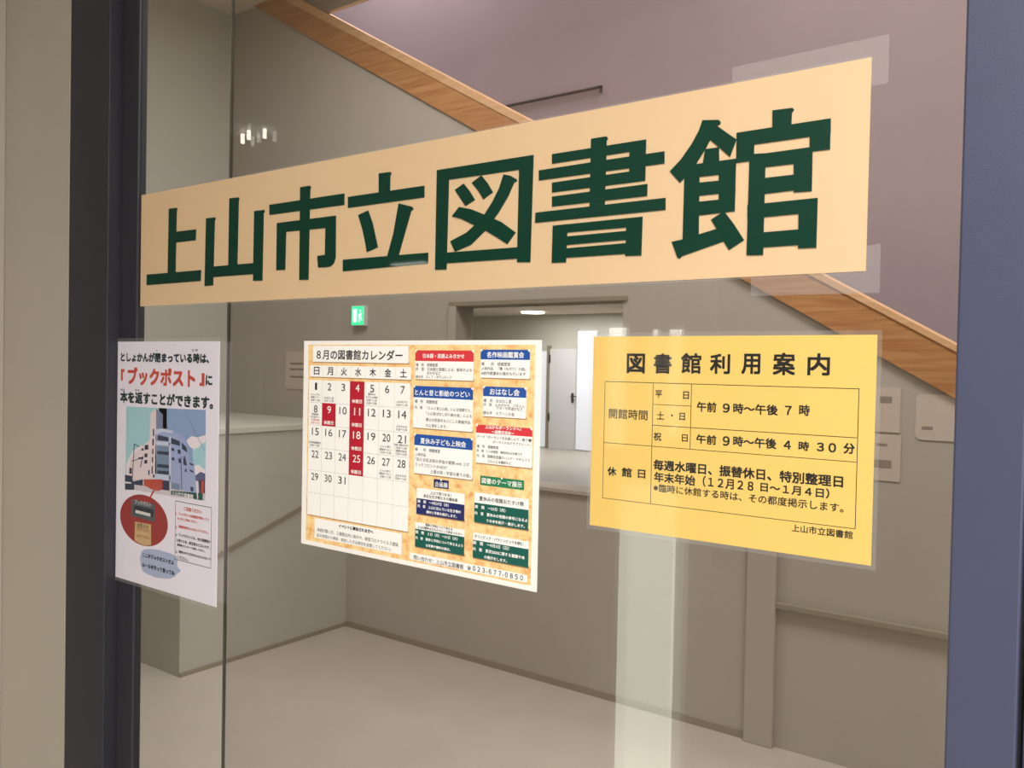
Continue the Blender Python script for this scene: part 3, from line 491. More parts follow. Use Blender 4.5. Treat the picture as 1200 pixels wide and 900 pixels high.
NOTICE = [
 ('t', 'title_lettering', 'black', 3, '図', 42.3, 170.2, 64.2, 191.5, 1.1),
 ('t', 'title_lettering', 'black', 3, '書', 74.4, 170.4, 95.2, 191.9, 1.1),
 ('t', 'title_lettering', 'black', 3, '館', 105.6, 171.2, 128.2, 192.5, 1.1),
 ('t', 'title_lettering', 'black', 3, '利', 137.6, 171.5, 159.0, 191.8, 1.1),
 ('t', 'title_lettering', 'black', 3, '用', 170.7, 171.8, 189.9, 192.2, 1.1),
 ('t', 'title_lettering', 'black', 3, '案', 202.2, 171.6, 224.0, 193.4, 1.1),
 ('t', 'title_lettering', 'black', 3, '内', 235.4, 172.0, 256.2, 193.0, 1.1),
 ('f','table_lines','black',1,[(15.8,160.2),(282.6,160.2),(282.6,160.9),(15.8,160.9)]),
 ('f','table_lines','black',1,[(15.8,31.5),(282.4,31.5),(282.4,32.1),(15.8,32.1)]),
 ('f','table_lines','black',1,[(15.5,31.4),(16.1,31.4),(16.1,159.8),(15.5,159.8)]),
 ('f','table_lines','black',1,[(282.2,32.1),(282.9,32.1),(282.9,161.3),(282.2,161.3)]),
 ('f','table_lines','black',1,[(74.1,31.6),(74.8,31.6),(74.8,160.4),(74.1,160.4)]),
 ('f','table_lines','black',1,[(117.7,93.0),(118.4,93.0),(118.4,160.7),(117.7,160.7)]),
 ('f','table_lines','black',1,[(74.3,137.4),(118.4,137.4),(118.4,138.0),(74.3,138.0)]),
 ('f','table_lines','black',1,[(74.5,115.2),(282.0,115.2),(282.0,115.9),(74.5,115.9)]),
 ('f','table_lines','black',1,[(15.9,92.9),(281.8,92.9),(281.8,93.5),(15.9,93.5)]),
 ('t', 'lettering', 'black', 3, '開館時間', 21.6, 120.3, 68.6, 131.2, 0.22999999999999998),
 ('t', 'lettering', 'black', 3, '平', 76.9, 144.7, 85.1, 152.9, 0.345),
 ('t', 'lettering', 'black', 3, '日', 108.9, 144.6, 115.5, 152.6, 0.345),
 ('t', 'lettering', 'black', 3, '土', 79.6, 122.1, 87.8, 130.4, 0.345),
 ('t', 'lettering', 'black', 3, '・', 95.8, 125.9, 98.1, 128.1, 0.345),
 ('t', 'lettering', 'black', 3, '日', 105.4, 122.6, 111.7, 130.3, 0.345),
 ('t', 'lettering', 'black', 3, '祝', 76.3, 99.5, 85.4, 108.2, 0.345),
 ('t', 'lettering', 'black', 3, '日', 108.7, 100.5, 115.3, 108.1, 0.345),
 ('t', 'lettering', 'black', 3, '午前', 124.6, 132.5, 145.6, 142.7, 0.575),
 ('t', 'lettering', 'black', 3, '９', 152.4, 132.7, 159.8, 142.0, 0.575),
 ('t', 'lettering', 'black', 3, '時～午後', 163.3, 132.4, 208.4, 142.7, 0.575),
 ('t', 'lettering', 'black', 3, '７', 215.1, 133.3, 221.7, 142.3, 0.575),
 ('t', 'lettering', 'black', 3, '時', 228.7, 133.4, 238.8, 144.0, 0.575),
 ('t', 'lettering', 'black', 3, '午前', 124.8, 99.4, 146.4, 109.2, 0.575),
 ('t', 'lettering', 'black', 3, '９', 153.2, 99.4, 160.6, 109.1, 0.575),
 ('t', 'lettering', 'black', 3, '時～午後', 164.1, 99.7, 207.8, 109.9, 0.575),
 ('t', 'lettering', 'black', 3, '４', 214.8, 100.3, 221.9, 108.8, 0.575),
 ('t', 'lettering', 'black', 3, '時', 229.0, 100.1, 239.0, 109.1, 0.575),
 ('t', 'lettering', 'black', 3, '３', 246.0, 100.7, 252.8, 109.0, 0.575),
 ('t', 'lettering', 'black', 3, '０', 256.8, 100.5, 263.8, 109.3, 0.575),
 ('t', 'lettering', 'black', 3, '分', 270.4, 100.3, 280.4, 110.3, 0.575),
 ('t', 'lettering', 'black', 3, '休', 21.3, 57.2, 32.5, 67.1, 0.575),
 ('t', 'lettering', 'black', 3, '館', 39.0, 57.6, 51.3, 67.8, 0.575),
 ('t', 'lettering', 'black', 3, '日', 58.7, 58.0, 67.7, 67.2, 0.575),
 ('t', 'lettering', 'black', 3, '毎週水曜日、振替休日、特別整理日', 76.9, 68.4, 270.9, 79.6, 0.69),
 ('t', 'lettering', 'black', 3, '年末年始', 77.9, 55.7, 124.8, 66.5, 0.575),
 ('t', 'lettering', 'black', 3, '（１２月２８', 132.9, 55.9, 186.1, 67.2, 0.5175),
 ('t', 'lettering', 'black', 3, '日～１月４日）', 193.0, 57.0, 258.8, 66.5, 0.5175),
 ('t', 'lettering', 'black', 3, '※臨時に休館する時は、その都度掲示します。', 77.5, 45.4, 271.9, 53.9, 0.22999999999999998),
 ('t', 'lettering', 'black', 3, '上山市立図書館', 224.5, 21.9, 280.7, 29.3, 0.22999999999999998),
]
BANNER = [
 [[(-1316.6,256.4),(-1294.2,255.8),(-1291.9,252.9),(-1294.1,250.8),(-1295.3,147.9),(-1317.8,148.5)],[(-1294.4,216.1),(-1238.3,215.4),(-1238.9,197.8),(-1294.7,198.1)],[(-1381.4,148.7),(-1222.8,148.3),(-1223.6,130.8),(-1382.1,130.5)]],
 [[(-1210.5,231.0),(-1186.1,230.3),(-1185.1,228.0),(-1187.5,225.5),(-1189.8,122.1),(-1212.2,122.1)],[(-1149.5,257.0),(-1125.7,256.0),(-1124.5,253.1),(-1126.2,251.1),(-1127.4,148.7),(-1150.1,149.0)],[(-1086.9,231.3),(-1063.1,230.8),(-1061.6,227.9),(-1064.3,226.1),(-1065.3,124.3),(-1087.3,124.8)],[(-1192.0,152.2),(-1085.7,152.0),(-1085.9,135.2),(-1191.6,135.4)]],
 [[(-981.0,255.9),(-960.1,255.8),(-957.5,252.9),(-959.4,250.6),(-960.3,120.9),(-979.9,121.4)],[(-1050.6,237.1),(-888.1,237.1),(-887.8,221.3),(-1050.2,222.1)],[(-1032.5,208.3),(-904.4,207.9),(-904.7,192.1),(-1032.2,194.0)],[(-1032.5,208.3),(-1011.3,208.2),(-1012.4,137.8),(-1032.3,138.2)],[(-925.4,208.1),(-904.4,207.9),(-903.7,149.3),(-907.2,141.2),(-913.9,137.3),(-925.7,136.7),(-939.6,137.5),(-941.8,153.8),(-925.5,154.5)]],
 [[(-821.2,256.9),(-799.6,256.3),(-797.9,253.3),(-800.0,251.6),(-800.1,230.3),(-820.6,229.4)],[(-880.2,231.5),(-739.0,231.4),(-738.6,216.5),(-879.9,216.4)],[(-859.5,204.7),(-840.5,209.1),(-831.6,191.3),(-820.9,158.0),(-841.5,152.9),(-845.3,168.2),(-851.6,186.9)],[(-783.6,213.2),(-760.2,206.7),(-757.0,203.5),(-761.2,200.9),(-783.3,142.1),(-803.8,142.3),(-792.2,174.2)],[(-888.4,145.3),(-730.2,145.0),(-730.4,131.2),(-888.1,129.3)]],
 [[(-717.7,248.7),(-568.7,248.4),(-568.7,233.6),(-717.3,234.5)],[(-717.7,248.7),(-697.5,248.2),(-699.0,121.9),(-717.7,122.5)],[(-588.7,248.0),(-568.7,248.4),(-570.3,123.7),(-589.2,124.8)],[(-701.5,143.1),(-587.9,142.4),(-588.4,129.0),(-701.1,129.7)],[(-687.4,220.5),(-673.3,226.7),(-663.9,216.7),(-655.0,204.8),(-669.7,198.8),(-677.0,207.8)],[(-660.3,226.2),(-645.7,233.6),(-635.6,222.9),(-627.5,211.2),(-641.7,204.2),(-649.5,215.2)],[(-611.7,230.9),(-601.5,228.1),(-592.5,222.9),(-592.0,220.3),(-595.7,219.7),(-604.3,204.0),(-618.6,185.5),(-636.6,166.9),(-659.9,150.1),(-685.3,143.5),(-693.3,157.0),(-667.5,165.6),(-644.0,180.4),(-628.1,199.2),(-618.1,214.6)],[(-691.5,188.0),(-680.0,198.6),(-660.9,194.0),(-637.0,184.4),(-613.7,174.2),(-592.3,160.1),(-604.0,147.2),(-620.2,156.5),(-636.6,165.4),(-660.5,176.3),(-675.2,183.1)]],
 [[(-490.8,256.0),(-471.5,255.9),(-469.4,253.3),(-471.0,251.1),(-471.8,177.3),(-490.9,177.3)],[(-542.5,245.8),(-422.8,245.6),(-422.6,235.2),(-542.3,234.9)],[(-442.5,245.1),(-422.8,245.6),(-422.9,202.1),(-441.8,201.9)],[(-560.5,229.4),(-491.0,229.9),(-471.7,230.0),(-442.5,230.1),(-401.0,230.1),(-400.7,217.5),(-560.2,217.8)],[(-541.7,213.1),(-422.8,214.1),(-422.9,201.8),(-541.5,202.0)],[(-541.3,197.1),(-420.1,198.1),(-420.2,185.4),(-541.1,185.7)],[(-563.9,180.9),(-398.6,181.2),(-398.3,168.6),(-564.3,169.1)],[(-539.4,163.7),(-519.7,163.9),(-520.8,120.7),(-539.9,121.2)],[(-444.0,163.7),(-425.0,163.9),(-425.5,122.6),(-444.6,123.1)],[(-539.4,163.7),(-425.0,163.9),(-425.1,153.9),(-539.6,154.5)],[(-538.0,149.9),(-426.6,150.3),(-426.7,140.6),(-538.2,140.3)],[(-537.6,136.4),(-426.2,137.2),(-426.3,125.4),(-537.8,125.9)]],
 [[(-359.1,256.1),(-341.7,253.7),(-339.7,251.3),(-340.0,249.1),(-343.4,248.2),(-332.7,239.4),(-322.6,231.5),(-328.9,215.1),(-339.0,224.7),(-350.4,235.0),(-354.9,226.9),(-364.9,212.8),(-373.6,203.1),(-382.5,195.2),(-394.1,208.5),(-382.1,219.0),(-370.4,233.3),(-362.8,246.0)],[(-355.5,226.2),(-340.6,226.0),(-340.2,211.0),(-357.6,211.9)],[(-377.5,198.9),(-372.7,203.9),(-365.5,212.3),(-361.2,211.8),(-360.5,139.0),(-377.9,133.8)],[(-371.7,206.6),(-365.5,212.3),(-322.5,212.3),(-322.9,198.2),(-377.5,199.1)],[(-377.4,193.3),(-322.7,192.1),(-322.4,179.2),(-377.0,179.7)],[(-377.3,173.4),(-322.6,173.4),(-322.6,160.2),(-376.9,159.2)],[(-340.2,211.9),(-322.5,212.3),(-322.6,160.2),(-339.3,160.3)],[(-390.1,134.6),(-378.0,136.2),(-338.9,144.6),(-331.9,131.4),(-378.5,118.9),(-380.5,116.6),(-383.2,117.8)],[(-347.2,154.0),(-333.6,161.2),(-322.8,146.9),(-312.2,130.7),(-327.3,122.0),(-334.8,133.4),(-341.2,144.8)],[(-286.8,254.3),(-267.6,253.6),(-265.9,251.6),(-267.9,249.1),(-268.2,237.2),(-286.4,236.4)],[(-322.4,237.9),(-231.6,238.0),(-231.3,223.7),(-322.0,223.9)],[(-322.4,237.9),(-304.5,237.4),(-304.1,208.2),(-322.0,208.1)],[(-250.7,237.9),(-231.6,238.0),(-231.5,209.2),(-247.8,209.5),(-250.1,213.2)],[(-308.8,213.6),(-247.6,213.7),(-247.5,199.8),(-308.5,200.4)],[(-308.5,214.9),(-292.6,213.7),(-292.7,114.8),(-309.1,115.5)],[(-265.2,213.5),(-247.6,213.7),(-247.3,172.2),(-264.1,172.7)],[(-308.2,189.7),(-247.8,189.6),(-247.4,174.6),(-264.1,172.7),(-264.2,174.7),(-307.8,174.1)],[(-309.4,165.0),(-242.0,165.2),(-241.9,152.0),(-309.1,151.5)],[(-259.1,164.8),(-241.6,165.2),(-241.7,118.5),(-258.6,118.9)],[(-308.7,136.8),(-241.9,137.1),(-241.8,122.2),(-308.3,122.2)]],
]
TAPE = [[(-329.8, 304.6), (-183.0, 306.2), (-182.6, 262.7), (-202.2, 261.6), (-202.8, 282.6), (-329.2, 281.6)], [(-305.3, 99.7), (-202.4, 99.2), (-202.9, 116.4), (-185.3, 119.0), (-184.8, 74.3), (-304.6, 75.3)]]
# ------------------------------------------------------------------ helpers
def link(name, bm, mats, parent=None, loc=None):
    me = bpy.data.meshes.new(name); bm.normal_update(); bm.to_mesh(me); bm.free()
    for m in (mats if isinstance(mats, (list, tuple)) else [mats]): me.materials.append(MATS[m])
    o = bpy.data.objects.new(name, me); COL.objects.link(o)
    if parent: o.parent = parent
    if loc: o.location = loc
    return o
def struct(name, bm, mats, parent=None):
    o = link(name, bm, mats, parent); o['kind'] = 'structure'; return o
def thing(name, label, cat, loc=(0, 0, 0), group=None):
    o = bpy.data.objects.new(name, None); o.empty_display_size = .05; COL.objects.link(o); o.location = loc
    o['label'] = label; o['category'] = cat
    if group: o['group'] = group
    return o
def tag(o, label, cat, group=None):
    o['label'] = label; o['category'] = cat
    if group: o['group'] = group
    return o
def box(bm, x0, x1, y0, y1, z0, z1, mi=0, bevel=0):
    vs = [bm.verts.new(p) for p in ((x0, y0, z0), (x1, y0, z0), (x1, y1, z0), (x0, y1, z0), (x0, y0, z1), (x1, y0, z1), (x1, y1, z1), (x0, y1, z1))]
    fs = []
    for q in ((0, 1, 5, 4), (1, 2, 6, 5), (2, 3, 7, 6), (3, 0, 4, 7), (4, 5, 6, 7), (3, 2, 1, 0)):
        f = bm.faces.new([vs[i] for i in q]); f.material_index = mi; fs.append(f)
    if bevel:
        es = list({e for f in fs for e in f.edges})
        bmesh.ops.bevel(bm, geom=es, offset=bevel, segments=2, affect='EDGES', profile=.5)
    return fs
def B(*a, **k):
    bm = bmesh.new(); box(bm, *a, **k); return bm
def prism(bm, pts, y0, y1, mi=0, xs=1., x0=0., z0=0.):
    """polygon given in the X-Z plane, extruded from y0 (front, towards the lobby) to y1"""
    a = sum(pts[i][0]*pts[(i+1) % len(pts)][1]-pts[(i+1) % len(pts)][0]*pts[i][1] for i in range(len(pts)))
    if a < 0: pts = pts[::-1]
    F = [bm.verts.new((x0+p[0]*xs, y0, z0+p[1]*xs)) for p in pts]
    f = bm.faces.new(F); f.material_index = mi
    if y1 is not None:
        K = [bm.verts.new((x0+p[0]*xs, y1, z0+p[1]*xs)) for p in pts]
        n = len(pts)
        for i in range(n):
            g = bm.faces.new([F[i], K[i], K[(i+1) % n], F[(i+1) % n]]); g.material_index = mi
        g = bm.faces.new(K[::-1]); g.material_index = mi
def cyl(bm, c, r, h, axis='z', n=24, r2=None, mi=0):
    r2 = r if r2 is None else r2
    ret = bmesh.ops.create_cone(bm, cap_ends=True, segments=n, radius1=r, radius2=r2, depth=h)
    M = Matrix.Translation(c) @ {'z': Matrix(), 'y': Matrix.Rotation(math.pi/2, 4, 'X'), 'x': Matrix.Rotation(math.pi/2, 4, 'Y')}[axis]
    bmesh.ops.transform(bm, matrix=M, verts=ret['verts'])
    for v in ret['verts']:
        for f in v.link_faces: f.material_index = mi
_tx = {}
def glyphs(s, res):
    k = (s, res)
    if k not in _tx:
        c = bpy.data.curves.new('lettering', 'FONT'); c.body = s; c.size = 1; c.resolution_u = res
        o = bpy.data.objects.new('lettering', c); COL.objects.link(o); bpy.context.view_layer.update()
        ev = o.evaluated_get(bpy.context.evaluated_depsgraph_get()); me = ev.to_mesh()
        vs = [(v.co.x, v.co.y) for v in me.vertices]; fs = [tuple(p.vertices) for p in me.polygons]
        ev.to_mesh_clear(); bpy.data.objects.remove(o); bpy.data.curves.remove(c)
        _tx[k] = (vs, fs)
    return _tx[k]
LAY = .00007
def put_text(bm, s, x0, y0, x1, y1, bold, mi, lay):
    res = 3 if (y1-y0) > 8 else 2
    vs, fs = glyphs(s, res)
    if not vs: return
    ax, bx = min(v[0] for v in vs), max(v[0] for v in vs); ay, by = min(v[1] for v in vs), max(v[1] for v in vs)
    sx = (x1-x0-bold)/max(bx-ax, 1e-6); sy = (y1-y0-bold)/max(by-ay, 1e-6)
    if s in '・一ー':
        sx = sy = min(sx, sy)
    n = 1 if not bold else (3 if bold > 1.5 else 2)
    k = 0
    for i in range(n):
        for j in range(n):
            dx = bold*i/max(n-1, 1); dy = bold*j/max(n-1, 1)
            V = [bm.verts.new(((x0+dx+(v[0]-ax)*sx)/1000, -lay*LAY-k*.000004, (y0+dy+(v[1]-ay)*sy)/1000)) for v in vs]
            for f in fs:
                try: g = bm.faces.new([V[q] for q in f]); g.material_index = mi
                except ValueError: pass
            k += 1
def build_print(parent, data, colours=None):
    """flat print of a sheet: polygons and lettering in sheet millimetres, one mesh per part"""
    parts = []; cur = {}
    for it in data:
        if it[0] == 'p': cur = {k: v for k, v in cur.items() if not k.startswith('event')}; continue
        nm, m = it[1], it[2]
        if nm not in cur:
            cur[nm] = [nm, bmesh.new(), []]; parts.append(cur[nm])
        P = cur[nm]
        if m not in P[2]: P[2].append(m)
        mi = P[2].index(m)
        if it[0] == 'f':
            prism(P[1], it[4], -it[3]*LAY, None, mi, .001)
        else:
            put_text(P[1], it[4], it[5], it[6], it[7], it[8], it[9], mi, it[3])
    obs = []
    for nm, bm, ms in parts:
        for f in bm.faces:
            f.normal_update()
            if f.normal.y > 0: f.normal_flip()
        obs.append(link(nm, bm, ms, parent))
    return obs

# ------------------------------------------------------------------ structure: lobby on the camera side
struct('floor', B(-11.5, 3, -12, 13, -.1, 0), 'floor_vinyl')
bm = bmesh.new(); box(bm, -9, 2.6, -9, .06, 2.62, 2.7)
struct('ceiling', bm, 'ceiling_paint')
bm = bmesh.new()
box(bm, -9, -1.598, -.028, .09, 0, 2.62); box(bm, .12, 2.6, -.028, .09, 0, 2.62); box(bm, -1.598, .12, -.028, .09, 2.3, 2.62)
wf = struct('wall_front', bm, 'wall_paint')
struct('wall_left', B(-1.95, -1.864, -.24, -.028, 0, 2.62, bevel=.002), 'wall_paint')
struct('wall_right', B(2.5, 2.6, -9, -.035, 0, 2.62), 'wall_paint')
struct('wall_back', B(-9, 2.6, -9.1, -9, 0, 2.62), 'wall_paint')
struct('wall_far_left', B(-9.1, -9, -9, -.035, 0, 2.62), 'wall_paint')
# ------------------------------------------------------------------ door frame and glass
XE = -1.404      # left edge of the glass
fr = bmesh.new()
box(fr, -1.598, -1.461, -.03, .02, 0, 2.3, bevel=.0015)
t1 = struct('trim_1', fr, 'frame_metal_shaded')
struct('glazing_bead', B(-1.455, XE, -.008, .008, 0, 2.3, bevel=.0012), 'frame_metal_shaded', t1)
struct('shadow_gap', B(-1.462, -1.454, -.004, .012, 0, 2.3), 'gasket', t1)
struct('gasket', B(XE, XE+.0012, -.003, .006, 0, 2.3), 'gasket', t1)
struct('sealant', B(-1.600, -1.5985, -.031, -.02, 0, 2.3), 'wall_paint', t1)
t2 = struct('trim_2', B(-.117, -.0655, -.03, .06, 0, 2.3, bevel=.002), 'frame_metal')
struct('frame_return', B(-.062, .12, -.022, .06, 0, 2.3, bevel=.002), 'frame_metal', t2)
struct('shadow_gap', B(-.066, -.061, -.015, .05, 0, 2.3), 'gasket', t2)
struct('trim_3', B(-1.46, -.11, -.03, .06, 2.24, 2.3, bevel=.001), 'frame_metal')
struct('trim_4', B(-1.46, -.11, -.03, .06, 0, .1, bevel=.001), 'frame_metal')
w1 = struct('window_1', B(XE, -.116, 0, .006, .1, 2.24), 'door_glass')
w2 = struct('window_2', B(-1.196, -.116, .03, .036, .1, 2.24), 'sliding_glass')
struct('glass_edge', B(-1.1975, -1.196, .03, .036, .1, 2.24), 'glass_edge', w2)
# ------------------------------------------------------------------ entrance room beyond the glass
YB = 2.43
def zlow(x): return 3.61-.5777*(x+4.349)
def ztop(x): return 3.56-.571*(x+4.03)
bm = bmesh.new()
prism(bm, [(-4.6, 0), (-2.72, 0), (-2.72, zlow(-2.72)+.05), (-4.349, 3.64), (-4.6, 3.64)], YB, YB+.12)
prism(bm, [(-2.72, 0), (-1.78, 0), (-1.78, .90), (-2.72, .90)], YB, YB+.12)
prism(bm, [(-2.72, 1.75), (-1.78, 1.765), (-1.78, zlow(-1.78)+.05), (-2.72, zlow(-2.72)+.05)], YB, YB+.12)
prism(bm, [(-1.78, 0), (.9, 0), (.9, zlow(.9)+.05), (-1.78, zlow(-1.78)+.05)], YB, YB+.12)
st = struct('wall_stair', bm, 'inner_wall_paint')
bm = bmesh.new()
prism(bm, [(-4.36, zlow(-4.36)), (.9, zlow(.9)), (.9, ztop(.9)), (-4.16, 3.64)], YB-.02, YB+.14)
tr = struct('trim_5', bm, 'oak')
bm = bmesh.new()
prism(bm, [(-4.10, 3.60), (.9, ztop(.9)), (.9, ztop(.9)+.012), (-4.08, 3.64)], YB-.026, YB+.15)
struct('capping_edge', bm, 'oak_edge', tr)
struct('wall_bulkhead', B(-4.0, 1.6, YB+.03, YB+.06, 3.452, 3.7), 'inner_wall_paint')
struct('ceiling_entrance', B(-4.7, 1.7, .06, YB+.03, 3.61, 3.7), 'ceiling_paint')
struct('ceiling_stairwell', B(-6.5, 1.7, YB+.06, 3.6, 5.4, 5.5), 'ceiling_paint')
struct('wall_side', B(-4.7, -4.58, .09, YB+.05, 0, 3.62), 'partition_paint')
struct('wall_inner_right', B(1.2, 1.3, .09, YB, 0, 3.62), 'inner_wall_paint')
struct('wall_above_door', B(-4.7, 1.3, .0, .09, 2.7, 3.62), 'inner_wall_paint')
bm = bmesh.new()
prism(bm, [(-6.5, 5.4), (-6.5, 2.46), (-2.15, 2.46), (-.95, 1.5), (.2, .6), (1.7, .6), (1.7, 5.4)], 3.4, 3.5)
struct('wall_upper_stair', bm, 'stair_wall_paint')
# low partition running back to the stair wall
bm = bmesh.new(); box(bm, -4.58, -3.48, 1.412, YB, 0, 1.105)
pt = struct('wall_partition', bm, 'partition_paint')
struct('partition_cap', B(-4.58, -3.47, 1.402, YB, 1.105, 1.135, bevel=.003), 'hall_paint', pt)
bm = bmesh.new()
for (ya, za, yb_, zb) in ((1.42, .455, 2.42, .79),):
    v = [bm.verts.new(p) for p in ((-3.4795, ya, za), (-3.4795, yb_, zb), (-3.4795, yb_, zb+.022), (-3.4795, ya, za+.022), (-3.472, ya, za), (-3.472, yb_, zb), (-3.472, yb_, zb+.022), (-3.472, ya, za+.022))]
    for q in ((4, 5, 6, 7), (0, 1, 5, 4), (2, 3, 7, 6), (0, 4, 7, 3), (1, 2, 6, 5)): bm.faces.new([v[i] for i in q])
bmesh.ops.recalc_face_normals(bm, faces=bm.faces)
struct('sloping_shade_strip', bm, 'trim_paint', pt)  # dark strip standing in for a soft diagonal shade edge
struct('baseboard_partition', B(-3.48, -3.472, 1.412, YB, 0, .02), 'trim_paint')
struct('baseboard_back', B(-3.472, -1.19, YB-.008, YB, 0, .03), 'trim_paint')
# pilaster and chair rail at the right
struct('trim_6', B(-1.19, -1.075, YB-.03, YB, 0, 1.25, bevel=.004), 'inner_wall_paint')
struct('trim_7', B(-1.075, .9, YB-.03, YB, .545, .568, bevel=.003), 'trim_paint')
struct('added_hatch_sill', B(-2.74, -1.76, YB-.015, YB+.14, .885, .905, bevel=.003), 'inner_wall_paint', st)  # edges of an added hatch that opens onto the reflected corridor
struct('added_hatch_lintel', B(-2.76, -1.76, YB-.012, YB+.13, 1.748, 1.772, bevel=.003), 'trim_paint', st)
struct('added_hatch_jamb', B(-2.765, -2.715, YB-.012, YB+.13, .9, 1.752, bevel=.003), 'inner_wall_paint', st)
# ------------------------------------------------------------------ reflected corridor, built as a hall behind an added hatch
struct('ceiling_hall', B(-11.5, -2.3, YB+.12, 12.6, 2.42, 2.46), 'ceiling_paint')
struct('wall_hall', B(-11.5, -.9, 12.0, 12.1, 0, 2.42), 'hall_paint')
struct('wall_hall_left', B(-11.6, -11.5, YB+.12, 12.1, 0, 2.42), 'hall_paint')
struct('wall_hall_right', B(-1.74, -1.66, YB+.12, 12.0, 0, 2.0), 'hall_paint')
struct('soffit_hall', B(-2.3, -1.66, 3.5, 12.0, 1.98, 2.46), 'ceiling_paint')
def hp(x): return x
dr = struct('door_1', B(-8.48, -7.92, 11.955, 12.0, 0, 1.80, bevel=.004), 'hall_door_paint')
struct('door_frame', B(-8.53, -8.48, 11.93, 12.0, 0, 1.86), 'trim_paint', dr)
for zz in (.5, 1.55): struct('hinge', B(-8.49, -8.462, 11.93, 11.955, zz, zz+.14), 'dark_brown', dr)
bm = bmesh.new(); box(bm, -8.0, -7.95, 11.94, 11.956, .85, 1.02); cyl(bm, (-7.975, 11.915, .96), .012, .05, 'y'); box(bm, -7.98, -7.86, 11.885, 11.9, .95, .972)
struct('door_handle', bm, 'chrome', dr)
wn = struct('window_3', B(-7.90, -7.52, 11.96, 12.0, .02, 2.12), 'daylight_pane')
struct('window_frame', B(-7.92, -7.90, 11.94, 12.0, 0, 2.14), 'hall_paint', wn)
wn = struct('window_4', B(-8.86, -8.56, 11.97, 12.0, .02, 1.76), 'daylight_pane')
bm = bmesh.new(); cyl(bm, (-8.35, 11.2, 2.41), .2, .03, n=32); l = tag(link('ceiling_lamp', bm, 'downlight_glow'), 'small bright round ceiling lamp in the reflected hall behind the added hatch', 'lamp')

# ------------------------------------------------------------------ reflected exit sign and notices set beyond the glass, other details
e = thing('reflected_exit_sign', 'small green glowing reflected exit sign set on the inner wall below the banner', 'sign', (-3.39, YB, 1.715))  # stands in for a sign reflected in the glass
link('case', B(-.05, .05, -.03, 0, -.055, .055, bevel=.003), 'sign_case', e)
bm = bmesh.new(); box(bm, -.046, .046, -.0325, -.03, -.05, .05); link('lit_panel', bm, 'exit_green', e)
bm = bmesh.new()
prism(bm, [(-.034, -.036), (-.004, -.036), (-.004, .036), (-.034, .036)], -.0335, None)
prism(bm, [(.008, -.034), (.016, -.034), (.02, -.008), (.03, -.03), (.037, -.027), (.027, .004), (.036, .006), (.036, .013), (.02, .014), (.006, .002), (.008, -.006), (.014, -.004)], -.0335, None)
prism(bm, [(.021+.007*math.cos(t*math.pi/5), .026+.007*math.sin(t*math.pi/5)) for t in range(10)], -.0335, None)
link('running_figure', bm, 'exit_white', e)
def reflected_sheet(x0, x1, z0, z1, marks, label, rnd=.0):  # pale sheets standing in for faint paper reflections in the glass
    t = thing('reflected_notice', label, 'notice', ((x0+x1)/2, YB, (z0+z1)/2))
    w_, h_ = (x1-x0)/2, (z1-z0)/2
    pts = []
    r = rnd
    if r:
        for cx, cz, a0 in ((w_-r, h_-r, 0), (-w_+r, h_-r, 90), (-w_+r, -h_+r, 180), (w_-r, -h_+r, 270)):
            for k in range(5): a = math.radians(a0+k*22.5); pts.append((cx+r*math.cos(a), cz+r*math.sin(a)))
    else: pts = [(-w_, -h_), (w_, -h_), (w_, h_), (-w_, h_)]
    bm = bmesh.new(); prism(bm, pts, -.004, 0); link('paper', bm, 'reflected_paper', t)
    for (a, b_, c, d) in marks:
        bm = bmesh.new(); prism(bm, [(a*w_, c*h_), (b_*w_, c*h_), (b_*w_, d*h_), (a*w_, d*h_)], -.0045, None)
        link('print', bm, 'reflected_print', t)
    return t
reflected_sheet(-.795, -.655, 1.245, 1.405, [(0, .6, .3, .6), (-.6, -.2, -.9, -.7)], 'upper pale reflected notice sheet set on the inner wall right of the yellow notice')
reflected_sheet(-.80, -.65, 1.07, 1.235, [(-.3, .6, -.45, -.1), (-.1, .4, .5, .62)], 'lower pale reflected notice sheet set on the inner wall right of the yellow notice')
reflected_sheet(-.605, -.40, 1.225, 1.385, [(-.8, -.45, -.55, -.4)], 'pale rounded reflected sheet set on the inner wall beside the right door post', .02)
reflected_sheet(-4.02, -3.80, 1.30, 1.52, [(-.6, .6, .3, .4), (-.6, .5, 0, .1), (-.6, .6, -.4, -.3)], 'pale reflected notice sheet set on the inner wall left of the calendar poster')
bm = bmesh.new(); box(bm, -3.30, -2.478, 3.385, 3.4, 3.058, 3.068); box(bm, -2.488, -2.478, 3.385, 3.4, 3.03, 3.068)
tag(link('dark_wall_line', bm, 'dark_brown'), 'thin dark cable running level on the mauve stair wall above the banner', 'line')  # thin dark strip with a short drop at its right end

# ------------------------------------------------------------------ lobby things seen only as reflections
def lamp(nm, x, y, r, label, z=2.615, grp=None):
    t = thing(nm, label, 'lamp', (x, y, z), grp)
    bm = bmesh.new(); cyl(bm, (0, 0, -.012), r, .024, n=40, r2=r*.97); link('trim_ring', bm, 'sign_case', t)
    for k in range(3):
        bm = bmesh.new(); cyl(bm, (r*.62*(k-1), -r*.25*(1 if k != 1 else .2), -.04), r*.07, .06, n=12); link('bulb', bm, 'downlight_glow', t)
    return t
lamp('ceiling_downlight', -3.53, -1.78, .14, 'round three-bulb ceiling lamp reflected in the glass above the banner')
t = thing('ceiling_lamp', 'long narrow ceiling lamp of the lobby reflected in the banner', 'lamp', (-6.49, -6.11, 2.615))
link('lamp_body', B(-.26, .26, -.08, .08, -.03, 0), 'sign_case', t); link('lamp_tube', B(-.24, .24, -.05, .05, -.045, -.03), 'lamp_glow', t)
